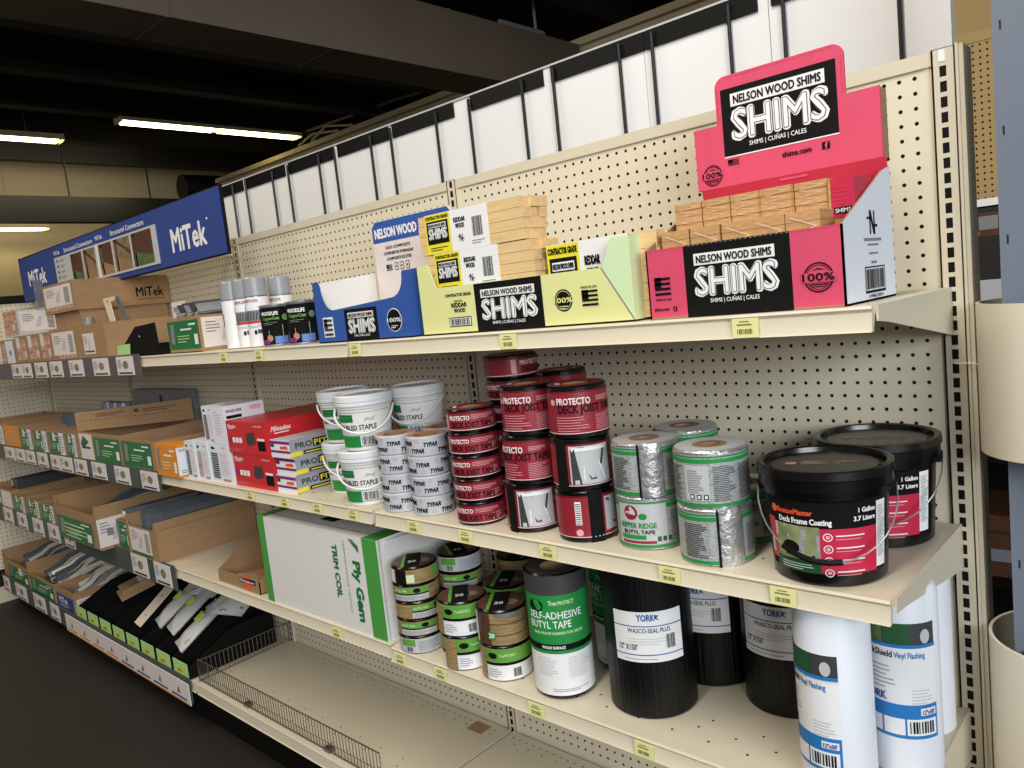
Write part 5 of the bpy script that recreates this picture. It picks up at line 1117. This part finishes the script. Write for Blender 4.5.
# wire fence around the empty base shelf
def fence():
    t = thing('wire_fence', 'low shiny wire fence edging the empty base shelf', 'wire fence', (-2.432, -.395, ZB)); h = .080; L = 1.08; dp = .375
    b = MB()
    b.tube([(0,0,.002),(0,0,h),(0,dp,h),(0,dp,.002)], .0022, 'wire', 6); b.tube([(0,0,.006),(0,dp,.006)], .0018, 'wire', 6)
    n = 22
    for i in range(1, n): b.tube([(0,dp*i/n,.004),(0,dp*i/n,h)], .0014, 'wire', 5)
    b.build('side_panel', t)
    b = MB(); y = .004
    b.tube([(0,y,h*1.08),(L,y,h*1.08)], .0022, 'wire', 6); b.tube([(0,y,.006),(L,y,.006)], .0018, 'wire', 6)
    b.tube([(0,y,h*.4),(L,y,h*.4)], .0012, 'wire', 5)
    n = 68
    for i in range(n+1): b.tube([(L*i/n,y,.004),(L*i/n,y,h*1.08)], .0013, 'wire', 4)
    b.build('front_panel', t)
    b = MB()
    for x in (.32,.80): b.box(x, x+.03, .0, .02, .001, .012, 'wire')
    b.build('clips', t)
fence()
# ================================================================== right edge: pole, sleeves and the run behind
b = MB(); X0, Y0 = .083, -.06; s = .15; b.box(X0, X0+s, Y0, Y0+s, 0, 4.3, 'pole')
for zz in (.76, .92, 1.46, 1.63, 1.79): b.box(X0+.010, X0+.0125, Y0-.0006, Y0, zz, zz+.014, 'rod')
tag(b.build('steel_column'), 'grey blue square steel column at the right edge, beside the end post', 'column')
def sleeve(label, z0, z1):
    b = MB(); r = .125; b.lathe([(r-.005, z0), (r, z0), (r, z1), (r-.005, z1), (r-.005, z0)], ['pvc','pvc','pvc','pvcin'], 56)
    o = b.build('pipe_sleeve', None, (X0+s/2+.003, Y0+s/2-.02, 0)); tag(o, label, 'pipe sleeve', 'cream sleeves on the column'); return o
sleeve('wide cream plastic sleeve around the column, upper one', 1.115, 1.367); sleeve('wide cream plastic sleeve around the column, lower one with its open top showing', .35, .79)
b = MB(); b.tube([(.0, -.012, 1.262), (.03, -.014, 1.262), (.052, -.05, 1.262)], .0012, 'wht', 5); tag(b.build('cable_tie'), 'thin white cable tie from the end post to the upper cream sleeve', 'cable tie')
# shelving run on the other side
b = perf(1.397, 70*P1, 55, 70, .0045, -1.2, .50, 2.2, 'ochre')
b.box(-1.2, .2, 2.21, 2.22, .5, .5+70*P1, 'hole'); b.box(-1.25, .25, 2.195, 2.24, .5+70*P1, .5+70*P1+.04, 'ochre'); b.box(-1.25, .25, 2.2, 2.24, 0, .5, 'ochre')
tag(b.build('pegboard_panel'), 'ochre perforated panel seen in the gap between the end post and the column', 'pegboard')
b = MB(); b.box(-1.5, 1.0, 2.5, 2.6, 2.30, 4.3, 'ochre'); struct('wall_right', b)
t = thing('shelf', 'white shelf of the run behind, seen in the gap by the column', 'shelf', (-.6, 1.2, 1.58)); b = MB(); b.box(0, 1, 0, .5, 0, .022, 'wht'); b.build('deck', t)
b = MB(); 
for x in (0, .98): b.box(x, x+.02, .46, .5, -1.58, 0, 'cream')
b.build('support', t)
rbox('carton', 'dark red and grey printed carton below the white shelf of the run behind', 'carton', -.5, 1.2, 1.36, .5, .3, .215, 'beam', lambda d: (d.rect(.2, .13, .5, .2, 'brown', 1), d.rect(.25, .15, .29, .17, 'rosy', 2), d.rect(.30, .15, .35, .19, 'gray', 2), d.rect(.24, .135, .30, .145, 'gray', 2)))
rbox('carton', 'pale grey carton below the dark red one in the run behind', 'carton', -.5, 1.2, 1.19, .5, .3, .169, 'ltgray')
b = MB(); b.box(-.6, .4, 1.15, 1.6, 1.165, 1.19, 'black'); b.box(-.6, .4, 1.58, 1.6, 0, 1.165, 'black'); b.box(-.6, -.58, 1.16, 1.58, 0, 1.165, 'black'); b.box(-.6, .4, 1.15, 1.6, .40, .42, 'black'); b.box(-.6, .4, 1.15, 1.6, .0, .02, 'black')
b.box(-.6, .4, 1.15, 1.6, 1.045, 1.07, 'black'); b.box(-.6, .4, 1.15, 1.6, .80, .82, 'black'); tag(b.build('rack'), 'black rack behind the end post, seen in the gap beside the column', 'rack')
for z0, mt, lb in ((.82,'beam','dark box on the black rack behind the end post'), (.42,'brown','brown box low on the black rack behind the end post')):
    rbox('box', lb, 'box', -.45, 1.2, z0, .6, .3, .2, mt, lambda d: (d.rect(.24, .05, .32, .09, 'gray', 1), d.rect(.2, .14, .5, .15, 'beam', 1)))
rbox('box', 'purple yellow and white striped box just above the upper cream sleeve', 'box', -.40, 1.2, 1.07, .45, .3, .09, 'wht', lambda d: (d.rect(0, .06, .45, .09, 'purple', 1), d.rect(0, .035, .45, .055, 'orange', 1), d.rect(0, .0, .45, .02, 'ink', 1)))
